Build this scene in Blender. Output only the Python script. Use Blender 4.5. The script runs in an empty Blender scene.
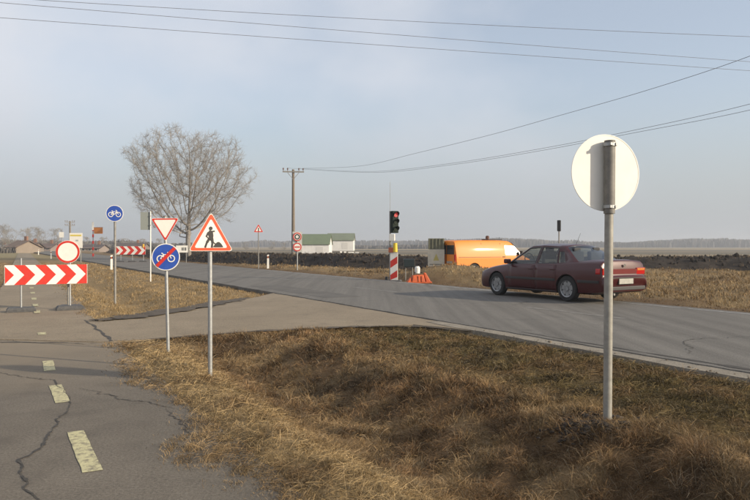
import bpy, bmesh, math, random
import numpy as np
from mathutils import Vector, Matrix, Euler
R = math.radians
random.seed(7)
rng = np.random.default_rng(11)

# ------------------------------------------------------------------ camera, sky, sun
F_PX, HOR, CAM_H = 680.0, 245.5, 1.55
SUN_AZ, SUN_EL = R(111.0), R(19.0)          # clockwise from +Y
sc = bpy.context.scene
cam_d = bpy.data.cameras.new('camera'); cam = bpy.data.objects.new('camera', cam_d)
sc.collection.objects.link(cam); sc.camera = cam
cam.location = (0, 0, CAM_H)
cam.rotation_euler = (R(90.0) - math.atan((250.0 - HOR) / F_PX), 0, 0)
cam_d.sensor_width = 36.0; cam_d.lens = 36.0 * F_PX / 750.0
cam_d.clip_start = 0.05; cam_d.clip_end = 9000.0

world = bpy.data.worlds.new('World'); sc.world = world; world.use_nodes = True
wn, wl = world.node_tree.nodes, world.node_tree.links
bg = wn['Background']
sky = wn.new('ShaderNodeTexSky'); sky.sky_type = 'NISHITA'; sky.sun_disc = False
sky.sun_elevation = SUN_EL; sky.sun_rotation = SUN_AZ
sky.altitude = 100; sky.air_density = 1.0; sky.dust_density = 2.0; sky.ozone_density = 1.2
hs = wn.new('ShaderNodeHueSaturation'); hs.inputs['Saturation'].default_value = 1.0
wl.new(sky.outputs[0], hs.inputs['Color'])
# a thin veil of high cloud over the clear sky
tc = wn.new('ShaderNodeTexCoord'); mp = wn.new('ShaderNodeMapping')
mp.inputs['Scale'].default_value = (1.6, 1.6, 2.6); mp.inputs['Location'].default_value = (0.45, 0.2, 0.1)
nz = wn.new('ShaderNodeTexNoise'); nz.inputs['Scale'].default_value = 1.3
nz.inputs['Detail'].default_value = 5; nz.inputs['Roughness'].default_value = 0.5
wl.new(tc.outputs['Generated'], mp.inputs[0]); wl.new(mp.outputs[0], nz.inputs['Vector'])
cr = wn.new('ShaderNodeMapRange'); cr.inputs['From Min'].default_value = 0.42; cr.inputs['From Max'].default_value = 0.66
cr.inputs['To Min'].default_value = 0.4; cr.inputs['To Max'].default_value = 0.92
sx = wn.new('ShaderNodeSeparateXYZ'); wl.new(tc.outputs['Generated'], sx.inputs[0])
md = wn.new('ShaderNodeMath'); md.operation = 'MULTIPLY_ADD'; md.inputs[1].default_value = -0.20      # the veil thickens towards the west
wl.new(sx.outputs['X'], md.inputs[0]); wl.new(nz.outputs['Fac'], md.inputs[2]); wl.new(md.outputs[0], cr.inputs['Value'])
mx = wn.new('ShaderNodeMix'); mx.data_type = 'RGBA'
mx.inputs['B'].default_value = (4.25, 4.4, 4.75, 1)
wl.new(cr.outputs[0], mx.inputs['Factor']); wl.new(hs.outputs[0], mx.inputs['A'])
mh = wn.new('ShaderNodeMapRange'); mh.interpolation_type = 'SMOOTHSTEP'; mh.inputs['From Min'].default_value = 0.0; mh.inputs['From Max'].default_value = 0.24
mh.inputs['To Min'].default_value = 0.9; mh.inputs['To Max'].default_value = 0.0; wl.new(sx.outputs['Z'], mh.inputs['Value'])
m3 = wn.new('ShaderNodeMix'); m3.data_type = 'RGBA'; m3.inputs['B'].default_value = (2.72, 2.88, 3.05, 1)                     # misty band low over the plain
wl.new(mh.outputs[0], m3.inputs['Factor']); wl.new(mx.outputs['Result'], m3.inputs['A']); wl.new(m3.outputs['Result'], bg.inputs['Color'])
bg.inputs['Strength'].default_value = 0.138

sun_d = bpy.data.lights.new('sun', 'SUN'); sun_d.energy = 4.0; sun_d.angle = R(0.6); sun_d.color = (1.0, 0.86, 0.66)
sun = bpy.data.objects.new('sun', sun_d); sc.collection.objects.link(sun)
sun_vec = Vector((math.sin(SUN_AZ) * math.cos(SUN_EL), math.cos(SUN_AZ) * math.cos(SUN_EL), math.sin(SUN_EL)))
sun.rotation_euler = sun_vec.to_track_quat('Z', 'Y').to_euler(); sun.location = sun_vec * 40
sc.view_settings.view_transform = 'Standard'; sc.view_settings.look = 'None'
sc.view_settings.exposure = 0.35; sc.view_settings.gamma = 1.0
sc.render.engine = 'CYCLES'
sc.cycles.max_bounces = 6; sc.cycles.transparent_max_bounces = 12; sc.cycles.volume_bounces = 0

# ------------------------------------------------------------------ frames of reference
A = R(29.2)                                   # the road runs away to the left
DX, DY, NX, NY = -math.sin(A), math.cos(A), math.cos(A), math.sin(A)
def ST(s, t, z=0.0): return Vector((s * DX + t * NX, s * DY + t * NY, z))
def to_st(x, y): return x * DX + y * DY, x * NX + y * NY
def ground_at(u, v, z=0.0):                   # place on the ground where a feature of the photo stands
    d = F_PX * (CAM_H - z) / (v - HOR)
    return Vector(((u - 375.0) / F_PX * d, d, z))
def at(u, v, d): return Vector(((u - 375.0) / F_PX * d, d, CAM_H - (v - HOR) / F_PX * d))
ROAD_T0, ROAD_T1, ROAD_Z = 7.72, 14.65, 0.06
def path_c(s): return 0.6 + np.maximum(0, s - 9.0) * 0.031
PATH_W = 1.02
# access drive between cycle path and road (outline on the ground)
DRIVE = [(-9.5, 11.6), (-6.0, 11.15), (-4.2, 10.85), (-2.24, 12.1), (-0.7, 12.75), (0.73, 13.0), (1.75, 12.05),
         tuple(ST(9.55, 7.70)[:2]), tuple(ST(11.5, 7.72)[:2]), tuple(ST(14.5, 7.72)[:2]), tuple(ST(17.0, 7.72)[:2]), tuple(ST(20.4, 7.70)[:2]),
         (-3.55, 19.6), (-3.9, 18.1), (-4.27, 16.6), (-4.9, 14.9), (-5.5, 13.75), (-7.5, 14.6), (-10.5, 16.0)]

# ------------------------------------------------------------------ numeric noise
def _hash(ix, iy, seed):
    h = (ix.astype(np.int64) * 374761393 + iy.astype(np.int64) * 668265263 + seed * 1442695) & 0x7fffffff
    h = ((h ^ (h >> 13)) * 1274126177) & 0x7fffffff
    return ((h ^ (h >> 16)) & 0xffff) / 65535.0
def vnoise(x, y, seed=0):
    x = np.asarray(x, float); y = np.asarray(y, float)
    ix, iy = np.floor(x), np.floor(y); fx, fy = x - ix, y - iy
    fx = fx * fx * (3 - 2 * fx); fy = fy * fy * (3 - 2 * fy)
    a, b = _hash(ix, iy, seed), _hash(ix + 1, iy, seed)
    c, d = _hash(ix, iy + 1, seed), _hash(ix + 1, iy + 1, seed)
    return (a * (1 - fx) + b * fx) * (1 - fy) + (c * (1 - fx) + d * fx) * fy
def fbm(x, y, seed=0, oct=4):
    v, a, tot = 0, 0.5, 0
    for o in range(oct):
        v = v + a * vnoise(x * 2 ** o, y * 2 ** o, seed + o * 17); tot += a; a *= 0.5
    return v / tot
def sstep(a, b, x):
    t = np.clip((x - a) / (b - a), 0, 1); return t * t * (3 - 2 * t)
def in_poly(x, y, poly):
    x = np.asarray(x, float); y = np.asarray(y, float)
    ins = np.zeros(x.shape, bool); n = len(poly)
    for i in range(n):
        x0, y0 = poly[i]; x1, y1 = poly[(i + 1) % n]
        c = ((y0 > y) != (y1 > y)) & (x < (x1 - x0) * (y - y0) / ((y1 - y0) or 1e-9) + x0)
        ins ^= c
    return ins
def poly_dist(x, y, poly):
    x = np.asarray(x, float); y = np.asarray(y, float); best = np.full(x.shape, 1e9)
    for i in range(len(poly)):
        x0, y0 = poly[i]; x1, y1 = poly[(i + 1) % len(poly)]
        dx, dy = x1 - x0, y1 - y0
        k = np.clip(((x - x0) * dx + (y - y0) * dy) / (dx * dx + dy * dy + 1e-9), 0, 1)
        best = np.minimum(best, np.hypot(x - x0 - k * dx, y - y0 - k * dy))
    return np.where(in_poly(x, y, poly), -best, best)      # signed: negative inside

# the bank of dark turned earth beyond the road (front foot line)
RIDGE = [(-60, 150), (-42, 112), (-27, 82), (-17, 63.5), (-9, 52), (-3, 45.5), (4, 43), (14, 42), (26, 41.5), (45, 41), (80, 41), (140, 42)]
def ridge_z(x, y):
    """distance behind the foot line of the earth bank (positive = on it or behind)"""
    x = np.asarray(x, float); y = np.asarray(y, float); best = np.full(x.shape, 1e9); side = np.zeros(x.shape)
    for (x0, y0), (x1, y1) in zip(RIDGE[:-1], RIDGE[1:]):
        dx, dy = x1 - x0, y1 - y0; L = math.hypot(dx, dy)
        k = np.clip(((x - x0) * dx + (y - y0) * dy) / (L * L), 0, 1)
        d = np.hypot(x - x0 - k * dx, y - y0 - k * dy)
        sg = np.sign((y - y0) * dx - (x - x0) * dy)
        m = d < best; best = np.where(m, d, best); side = np.where(m, sg, side)
    return best * side

def terrain(x, y):
    x = np.asarray(x, float); y = np.asarray(y, float)
    s, t = to_st(x, y)
    tt = t - (path_c(s) - 0.6)                              # follows the path as it bends
    near = 1 - sstep(60, 110, np.hypot(x, y))
    z = np.full(x.shape, -0.05)
    # verge, ditch and road embankment between path and road
    dd = poly_dist(x, y, DRIVE)
    open_ = sstep(0.25, 2.4, dd)
    dep = np.where(s < 12, 0.40, 0.25)
    prof = 0.05 * np.exp(-((tt - 1.95) / 0.28) ** 2) * sstep(1.62, 1.75, tt)
    prof = prof - dep * sstep(2.05, 3.15, tt) * (1 - (.96 * sstep(3.3, 4.65, t) + .04 * sstep(4.65, 7.0, t)))
    prof = prof + 0.05 * sstep(5.5, 7.1, t) * (1 - sstep(7.25, 7.5, t))
    bump = (fbm(x * 1.3, y * 1.3, 5) - 0.5) * 0.14 * sstep(1.65, 2.2, tt) * (1 - sstep(6.3, 7.2, t))
    bump = bump + (fbm(x * 3.6, y * 3.6, 9, 3) - 0.5) * 0.13 * (sstep(2.1, 2.9, tt) * (1 - sstep(4.3, 5.2, t)) * .8 + .35) * sstep(1.65, 2.0, tt) * (1 - sstep(6.6, 7.2, t))
    z = z + (prof + bump) * open_ * near
    z = z + 0.03 * sstep(1.62, 1.7, tt) * (1 - sstep(6.9, 7.3, t)) * sstep(0.02, 0.2, dd) * near
    # left of the path
    lt = -0.42 - tt
    z = z + (0.05 * sstep(0.05, 0.6, lt) + (fbm(x * .7, y * .7, 21) - .5) * .2 * sstep(0.2, 1.5, lt)) * near
    # beyond the road
    far = t - ROAD_T1
    mound = 0.66 * np.exp(-(((x - 3.6) / 2.6) ** 2 + ((y - 30.8) / 1.5) ** 2)) + 0.45 * np.exp(-(((x - 7.3) / 3.0) ** 2 + ((y - 29.0) / 1.5) ** 2))
    rough = (fbm(x * .45, y * .45, 33) - .42) * .5 * sstep(0.8, 3.5, far)
    z = np.where(far > 0, z + (0.03 * sstep(.05, .5, far) + rough * (1 - sstep(60, 120, y)) + mound * sstep(.3, 1.2, far)), z)
    # the field beyond lies a metre lower
    rd = ridge_z(x, y)
    low = sstep(6, 45, rd) * sstep(2, 25, far)
    z = z - 1.0 * low
    # level ground under the road
    under = sstep(7.2, 7.45, t) * (1 - sstep(ROAD_T1 - .1, ROAD_T1 + .05, t))
    z = z * (1 - under) + (-0.05 - 0.15 * sstep(60, 200, np.hypot(x, y))) * under
    pm = sstep(-.62, -.4, tt) * (1 - sstep(1.6, 1.66, tt))
    z = z * (1 - pm) + (-0.05) * pm
    z = np.where(dd < 0.05, -0.05, z)
    return z
def tz(x, y): return float(terrain(np.array([x]), np.array([y]))[0])

# ------------------------------------------------------------------ materials
def mat(name, col, rough=0.6, metal=0.0, col2=None, scale=8.0, bump=0.0, bscale=None, spec=0.5, detail=5, lo=0.35, hi=0.65, attr=None, coat=0.0, emit=None):
    m = bpy.data.materials.new(name); m.use_nodes = True
    n, l = m.node_tree.nodes, m.node_tree.links; b = n['Principled BSDF']
    b.inputs['Roughness'].default_value = rough; b.inputs['Metallic'].default_value = metal
    b.inputs['Specular IOR Level'].default_value = spec; b.inputs['Coat Weight'].default_value = coat
    b.inputs['Base Color'].default_value = (*col, 1)
    if attr:
        a = n.new('ShaderNodeAttribute'); a.attribute_name = attr; l.new(a.outputs['Color'], b.inputs['Base Color'])
    if col2 or bump:
        t = n.new('ShaderNodeTexCoord')
    if col2:
        z = n.new('ShaderNodeTexNoise'); z.inputs['Scale'].default_value = scale; z.inputs['Detail'].default_value = detail
        z.inputs['Roughness'].default_value = 0.62; l.new(t.outputs['Object'], z.inputs['Vector'])
        r = n.new('ShaderNodeMapRange'); r.inputs['From Min'].default_value = lo; r.inputs['From Max'].default_value = hi
        l.new(z.outputs['Fac'], r.inputs['Value'])
        x = n.new('ShaderNodeMix'); x.data_type = 'RGBA'; x.inputs['A'].default_value = (*col, 1); x.inputs['B'].default_value = (*col2, 1)
        l.new(r.outputs[0], x.inputs['Factor']); l.new(x.outputs['Result'], b.inputs['Base Color'])
    if bump:
        z2 = n.new('ShaderNodeTexNoise'); z2.inputs['Scale'].default_value = bscale or scale; z2.inputs['Detail'].default_value = 4
        l.new(t.outputs['Object'], z2.inputs['Vector'])
        bp = n.new('ShaderNodeBump'); bp.inputs['Strength'].default_value = bump; bp.inputs['Distance'].default_value = 0.02
        l.new(z2.outputs['Fac'], bp.inputs['Height']); l.new(bp.outputs[0], b.inputs['Normal'])
    if emit:
        b.inputs['Emission Color'].default_value = (*emit[0], 1); b.inputs['Emission Strength'].default_value = emit[1]
    return m

def asphalt(name, dark, light, tint, patch_scale=0.6, stretch=None):
    """aggregate speckle + broad worn patches + fine relief"""
    m = bpy.data.materials.new(name); m.use_nodes = True
    n, l = m.node_tree.nodes, m.node_tree.links; b = n['Principled BSDF']
    b.inputs['Roughness'].default_value = 0.88; b.inputs['Specular IOR Level'].default_value = 0.35
    t = n.new('ShaderNodeTexCoord'); mpn = n.new('ShaderNodeMapping'); l.new(t.outputs['Object'], mpn.inputs[0])
    if stretch:
        mpn.inputs['Rotation'].default_value = (0, 0, -A); mpn.inputs['Scale'].default_value = stretch
    p = n.new('ShaderNodeTexNoise'); p.inputs['Scale'].default_value = patch_scale; p.inputs['Detail'].default_value = 12; p.inputs['Roughness'].default_value = .72
    l.new(mpn.outputs[0], p.inputs['Vector'])
    r = n.new('ShaderNodeMapRange'); r.inputs['From Min'].default_value = .33; r.inputs['From Max'].default_value = .68; l.new(p.outputs['Fac'], r.inputs['Value'])
    m1 = n.new('ShaderNodeMix'); m1.data_type = 'RGBA'; m1.inputs['A'].default_value = (*dark, 1); m1.inputs['B'].default_value = (*light, 1); l.new(r.outputs[0], m1.inputs['Factor'])
    g = n.new('ShaderNodeTexNoise'); g.inputs['Scale'].default_value = 48; g.inputs['Detail'].default_value = 4; g.inputs['Roughness'].default_value = .85
    l.new(t.outputs['Object'], g.inputs['Vector'])
    r2 = n.new('ShaderNodeMapRange'); r2.inputs['From Min'].default_value = .35; r2.inputs['From Max'].default_value = .7; r2.inputs['To Min'].default_value = .6; r2.inputs['To Max'].default_value = 1.42
    l.new(g.outputs['Fac'], r2.inputs['Value'])
    hs_ = n.new('ShaderNodeHueSaturation'); l.new(m1.outputs['Result'], hs_.inputs['Color']); l.new(r2.outputs[0], hs_.inputs['Value'])
    st_ = n.new('ShaderNodeTexNoise'); st_.inputs['Scale'].default_value = 2.3; st_.inputs['Detail'].default_value = 6; l.new(t.outputs['Object'], st_.inputs['Vector'])
    r3 = n.new('ShaderNodeMapRange'); r3.inputs['From Min'].default_value = .56; r3.inputs['From Max'].default_value = .72; l.new(st_.outputs['Fac'], r3.inputs['Value'])
    r3.inputs['To Max'].default_value = .55
    m2 = n.new('ShaderNodeMix'); m2.data_type = 'RGBA'; m2.inputs['B'].default_value = (*tint, 1); l.new(hs_.outputs[0], m2.inputs['A']); l.new(r3.outputs[0], m2.inputs['Factor'])
    l.new(m2.outputs['Result'], b.inputs['Base Color'])
    bp = n.new('ShaderNodeBump'); bp.inputs['Strength'].default_value = .55; bp.inputs['Distance'].default_value = .008
    l.new(g.outputs['Fac'], bp.inputs['Height']); l.new(bp.outputs[0], b.inputs['Normal'])
    return m

M = {}
def fade_to(m, colr, s0, s1):
    n, l = m.node_tree.nodes, m.node_tree.links; b = n['Principled BSDF']; src = b.inputs['Base Color'].links[0].from_socket
    t = n.new('ShaderNodeTexCoord'); d = n.new('ShaderNodeVectorMath'); d.operation = 'DOT_PRODUCT'; d.inputs[1].default_value = (DX, DY, 0); l.new(t.outputs['Object'], d.inputs[0])
    z = n.new('ShaderNodeTexNoise'); z.inputs['Scale'].default_value = 1.1; z.inputs['Detail'].default_value = 8; l.new(t.outputs['Object'], z.inputs['Vector'])
    a = n.new('ShaderNodeMath'); a.operation = 'MULTIPLY_ADD'; a.inputs[1].default_value = 3.0; l.new(z.outputs['Fac'], a.inputs[0]); l.new(d.outputs['Value'], a.inputs[2])
    r = n.new('ShaderNodeMapRange'); r.inputs['From Min'].default_value = s0 + 1.5; r.inputs['From Max'].default_value = s1 + 1.5; r.inputs['To Max'].default_value = .9; l.new(a.outputs[0], r.inputs['Value'])
    x = n.new('ShaderNodeMix'); x.data_type = 'RGBA'; x.inputs['B'].default_value = (*colr, 1); l.new(src, x.inputs['A']); l.new(r.outputs[0], x.inputs['Factor']); l.new(x.outputs['Result'], b.inputs['Base Color'])
M['path'] = asphalt('path_asphalt', (.120, .103, .081), (.180, .155, .122), (.09, .077, .061), .8)
M['drive'] = asphalt('drive_asphalt', (.215, .172, .118), (.285, .23, .16), (.17, .138, .097), .5)
M['road'] = asphalt('road_asphalt', (.110, .102, .090), (.190, .177, .156), (.098, .091, .081), 1.0, (2.2, .07, 1))
M['shoulder'] = asphalt('shoulder_concrete', (.19, .165, .128), (.31, .272, .215), (.14, .122, .096), 2.5)
fade_to(M['path'], (.235, .19, .133), 7.5, 12.0)
M['soil'] = mat('bare_soil', (.055, .043, .032), .95, col2=(.10, .08, .058), scale=6, bump=.6, bscale=25)
M['tar'] = mat('tar', (.034, .030, .026), .85, col2=(.07, .061, .05), scale=20)
M['paint_y'] = mat('worn_yellow_paint', (.52, .475, .27), .85, col2=(.19, .165, .12), scale=18, detail=12, lo=.46, hi=.66, bump=.3, bscale=60)
M['paint_w'] = mat('worn_white_paint', (.36, .355, .34), .8, col2=(.2, .197, .19), scale=9)
M['grass'] = mat('dry_grass', (.3, .2, .1), .85, attr='Col', spec=.1)
M['ground'] = None
M['galv'] = mat('galvanised_steel', (.42, .43, .43), .5, .55, col2=(.33, .34, .34), scale=30)
M['galv_dull'] = mat('dull_steel', (.30, .29, .27), .65, .35, col2=(.22, .21, .19), scale=18)
M['alu'] = mat('aluminium_back', (.83, .815, .76), .55, .0, col2=(.77, .755, .70), scale=5)
M['white'] = mat('sign_white', (.80, .78, .72), .45, col2=(.74, .72, .66), scale=12)
M['red'] = mat('sign_red', (.60, .035, .02), .4, col2=(.52, .03, .02), scale=12)
M['red_o'] = mat('sign_red_orange', (.68, .07, .015), .4)
M['blue'] = mat('sign_blue', (.022, .07, .36), .4, col2=(.03, .09, .40), scale=10)
M['black'] = mat('sign_black', (.02, .02, .02), .5)
M['rubber'] = mat('rubber', (.028, .028, .03), .85, col2=(.05, .05, .052), scale=20)
M['base_grey'] = mat('recycled_plastic_foot', (.06, .06, .063), .8, col2=(.095, .093, .09), scale=14)
M['wood'] = mat('weathered_wood', (.16, .13, .10), .9, col2=(.23, .19, .15), scale=9, bump=.4, bscale=30)
M['ceram'] = mat('insulator', (.12, .06, .04), .3)
M['wire'] = mat('wire', (.16, .16, .17), .6, .3)
M['bark'] = mat('bark', (.20, .18, .16), .95, col2=(.30, .275, .245), scale=5, bump=.5)
M['far_wood'] = mat('far_bare_wood', (.085, .078, .074), .95, col2=(.14, .125, .112), scale=.05)
M['twig'] = mat('twig', (.25, .23, .205), .95, col2=(.36, .33, .295), scale=3)
M['ivy'] = mat('ivy', (.03, .06, .02), .6, col2=(.05, .09, .03), scale=6)

# ------------------------------------------------------------------ mesh helpers
col = sc.collection
class MB:
    def __init__(s): s.v, s.f, s.m = [], [], []
    def add(s, vs, fs, mi=0):
        o = len(s.v); s.v += [tuple(p) for p in vs]; s.f += [tuple(i + o for i in f) for f in fs]; s.m += [mi] * len(fs); return s
    def box(s, c, d, rot=0.0, mi=0, mtx=None):
        x, y, z = d[0] / 2, d[1] / 2, d[2] / 2
        vs = [Vector((a * x, b * y, g * z)) for a in (-1, 1) for b in (-1, 1) for g in (-1, 1)]
        m = mtx or Matrix.Rotation(rot, 3, 'Z'); c = Vector(c)
        return s.add([m @ p + c for p in vs], [(0, 1, 3, 2), (4, 6, 7, 5), (0, 4, 5, 1), (2, 3, 7, 6), (0, 2, 6, 4), (1, 5, 7, 3)], mi)
    def tube(s, pts, rad, n=8, mi=0, cap=True):
        pts = [Vector(p) for p in pts]; rs = rad if isinstance(rad, (list, tuple)) else [rad] * len(pts)
        vs, fs = [], []; up = None
        for i, p in enumerate(pts):
            d = (pts[min(i + 1, len(pts) - 1)] - pts[max(i - 1, 0)]).normalized()
            if up is None: up = Vector((0, 0, 1)) if abs(d.z) < .9 else Vector((1, 0, 0))
            a = d.cross(up).normalized(); b = a.cross(d).normalized(); up = b
            for k in range(n):
                th = 2 * math.pi * k / n; vs.append(p + (a * math.cos(th) + b * math.sin(th)) * rs[i])
        for i in range(len(pts) - 1):
            for k in range(n):
                q = (k + 1) % n; fs.append((i * n + k, i * n + q, (i + 1) * n + q, (i + 1) * n + k))
        if cap: fs += [tuple(range(n))[::-1], tuple(range((len(pts) - 1) * n, len(pts) * n))]
        return s.add(vs, fs, mi)
    def prism(s, poly, h0, h1, mtx=None, mi=0):
        """polygon in local XZ, thickness along local -Y (towards the viewer of a sign): h0 back, h1 front"""
        n = len(poly); m = mtx or Matrix.Identity(4)
        vs = [m @ Vector((p[0], -h0, p[1])) for p in poly] + [m @ Vector((p[0], -h1, p[1])) for p in poly]
        fs = [tuple(range(n))[::-1], tuple(range(n, 2 * n))] + [(i, (i + 1) % n, n + (i + 1) % n, n + i) for i in range(n)]
        return s.add(vs, fs, mi)
    def annulus(s, r0, r1, h0, h1, mtx=None, c=(0, 0), n=40, mi=0):
        m = mtx or Matrix.Identity(4); vs, fs = [], []
        for r, h in ((r0, h0), (r1, h0), (r1, h1), (r0, h1)):
            for k in range(n):
                th = 2 * math.pi * k / n; vs.append(m @ Vector((c[0] + r * math.cos(th), -h, c[1] + r * math.sin(th))))
        for q in range(4):
            for k in range(n):
                a, b = q * n, ((q + 1) % 4) * n; fs.append((a + k, a + (k + 1) % n, b + (k + 1) % n, b + k))
        return s.add(vs, fs, mi)
    def build(s, name, mats, parent=None, smooth=False, bevel=0.0):
        me = bpy.data.meshes.new(name); me.from_pydata(s.v, [], s.f)
        ms = mats if isinstance(mats, (list, tuple)) else [mats]
        for m_ in ms: me.materials.append(M[m_] if isinstance(m_, str) else m_)
        if len(ms) > 1: me.polygons.foreach_set('material_index', s.m)
        bm = bmesh.new(); bm.from_mesh(me); bmesh.ops.recalc_face_normals(bm, faces=bm.faces); bm.to_mesh(me); bm.free()
        o = bpy.data.objects.new(name, me); col.objects.link(o)
        if smooth:
            for p in me.polygons: p.use_smooth = True
            if smooth != 'all': me.set_sharp_from_angle(angle=R(38))
        if bevel:
            b = o.modifiers.new('bevel', 'BEVEL'); b.width = bevel; b.segments = 2; b.limit_method = 'ANGLE'
        if parent: o.parent = parent
        return o
def circ(r, n=32, c=(0, 0)): return [(c[0] + r * math.cos(2 * math.pi * k / n), c[1] + r * math.sin(2 * math.pi * k / n)) for k in range(n)]
def tag(o, label=None, cat=None, group=None, kind=None):
    if label: o['label'] = label
    if cat: o['category'] = cat
    if group: o['group'] = group
    if kind: o['kind'] = kind
    return o
def thing(name, loc, label, cat, rz=0.0, group=None):
    o = bpy.data.objects.new(name, None); col.objects.link(o); o.location = loc; o.rotation_euler = (0, 0, rz); o.empty_display_size = .2
    return tag(o, label, cat, group)
def np_mesh(name, V, F, mats, parent=None, colors=None, smooth=False):
    """V (n,3), F (m,k) arrays"""
    me = bpy.data.meshes.new(name); k = F.shape[1]
    me.vertices.add(len(V)); me.vertices.foreach_set('co', V.astype(np.float32).ravel())
    me.loops.add(F.size); me.loops.foreach_set('vertex_index', F.astype(np.int32).ravel())
    me.polygons.add(len(F)); me.polygons.foreach_set('loop_start', np.arange(0, F.size, k, dtype=np.int32))
    me.polygons.foreach_set('loop_total', np.full(len(F), k, np.int32))
    if smooth: me.polygons.foreach_set('use_smooth', np.ones(len(F), bool))
    if colors is not None:
        a = me.color_attributes.new('Col', 'FLOAT_COLOR', 'POINT'); c4 = np.ones((len(V), 4), np.float32); c4[:, :3] = colors; a.data.foreach_set('color', c4.ravel())
    me.update(calc_edges=True)
    for m_ in (mats if isinstance(mats, (list, tuple)) else [mats]): me.materials.append(M[m_] if isinstance(m_, str) else m_)
    o = bpy.data.objects.new(name, me); col.objects.link(o)
    if parent: o.parent = parent
    return o

# ------------------------------------------------------------------ ground
def axis(c, fine, far, n):
    k = np.linspace(-1, 1, n); g = np.sinh(k * 7.2) / math.sinh(7.2)
    return c + g * far
STRAW, STRAW2 = np.array([.37, .265, .135]), np.array([.275, .19, .098])
BROWN, GREEN, DARK = np.array([.155, .096, .048]), np.array([.105, .098, .034]), np.array([.05, .034, .021])
def tint(x, y, n1):
    """natural colour of the dead grass at a spot: straw on the path verge, brown in the ditch, greenish by the road"""
    s, t = to_st(x, y); tt = t - (path_c(s) - .6)
    a = fbm(x * .9, y * .9, 40); b = fbm(x * 3.1, y * 3.1, 41, 3)
    c = STRAW2[None] * np.ones((len(x), 1))
    verge = sstep(1.5, 1.7, tt) * (1 - sstep(2.2, 3.0, tt + (b - .5) * .9)) * (t < 9)
    ditch = sstep(2.4, 3.1, tt) * (1 - sstep(4.5, 5.6, t + (b - .5) * 1.2)) * (s < 13)
    bank = sstep(4.6, 5.6, t + (b - .5) * 1.2) * (1 - sstep(7.3, 7.6, t)) * (s < 13)
    def lay(c, w, colr): w = w[:, None]; return c * (1 - w) + colr * w
    c = lay(c, verge, STRAW * .92); c = lay(c, ditch, BROWN * 1.22)
    c = lay(c, bank, GREEN * .56 + BROWN * .56)
    mott = vnoise(x * 9, y * 9, 43); m2_ = fbm(x * 4.2, y * 4.2, 44, 2); c = c * ((.70 + .6 * mott) * (1 + (ditch * 1.5 + bank * .7 + .3) * (m2_ - .5)))[:, None]
    c = lay(c, bank * sstep(.45, .65, b) * .6, BROWN * 1.25); c = lay(c, bank * (1 - sstep(.34, .46, b)) * .6, DARK)
    c = lay(c, ditch * sstep(.46, .60, b) * .8, STRAW2 * 1.12)
    c = lay(c, (verge * .45 + .28 * (1 - ditch - bank).clip(0, 1)) * sstep(.5, .7, b), BROWN)
    c = lay(c, ditch * sstep(.52, .38, a) * .5 if False else ditch * (1 - sstep(.36, .48, a)) * .55, DARK)
    isl = ((tt > 1.6) & (t < 7.5) & (s > 13)).astype(float)
    c = lay(c, isl * .65, STRAW * .95)
    far = sstep(.3, 1.2, t - ROAD_T1); edge_ = (1 - sstep(1.2, 2.6, t - ROAD_T1 + (b - .5) * 1.8)) * (t > ROAD_T1)
    c = lay(c, far * .6, STRAW * .85); c = lay(c, far * sstep(.5, .65, a) * .55, BROWN * 1.1); c = lay(c, edge_ * .8, BROWN * .8 + DARK * .2)
    return c * (0.78 + 0.44 * n1)[:, None]
gx, gy = axis(1.0, 0, 4200, 400), axis(9.0, 0, 4200, 400)
X, Y = np.meshgrid(gx, gy); Z = terrain(X.ravel(), Y.ravel())
nx_, ny_ = len(gx), len(gy)
idx = np.arange(nx_ * ny_).reshape(ny_, nx_)
Fq = np.stack([idx[:-1, :-1], idx[:-1, 1:], idx[1:, 1:], idx[1:, :-1]], -1).reshape(-1, 4)
gxr, gyr = X.ravel(), Y.ravel()
gc = tint(gxr, gyr, fbm(gxr * 6, gyr * 6, 50, 3)) * .72
rd = ridge_z(gxr, gyr); dist = np.hypot(gxr, gyr)
# field strips in the distance
s_, t_ = to_st(gxr, gyr)
strip = vnoise(gyr * .018 + 3, gxr * .0012, 77)
fieldc = np.where(strip[:, None] > .62, np.array([.36, .27, .14]), np.where(strip[:, None] > .36, np.array([.24, .185, .11]), np.array([.13, .11, .075])))
fw = sstep(5, 12, rd) * (t_ > ROAD_T1 + 3)
gc = gc * (1 - fw[:, None]) + fieldc * fw[:, None]
lf = sstep(60, 120, dist) * (t_ < 7); gc = gc * (1 - lf[:, None]) + np.array([.24, .2, .11]) * lf[:, None]
gm = mat('ground_soil_and_litter', (.2, .15, .1), .95, attr='Col', bump=.7, bscale=18, spec=.15)
ground = np_mesh('ground', np.stack([gxr, gyr, Z], -1), Fq, gm, colors=gc, smooth=True)
tag(ground, kind='structure', label='dry grassy roadside ground with a ditch and fields behind', cat='ground')

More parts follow.
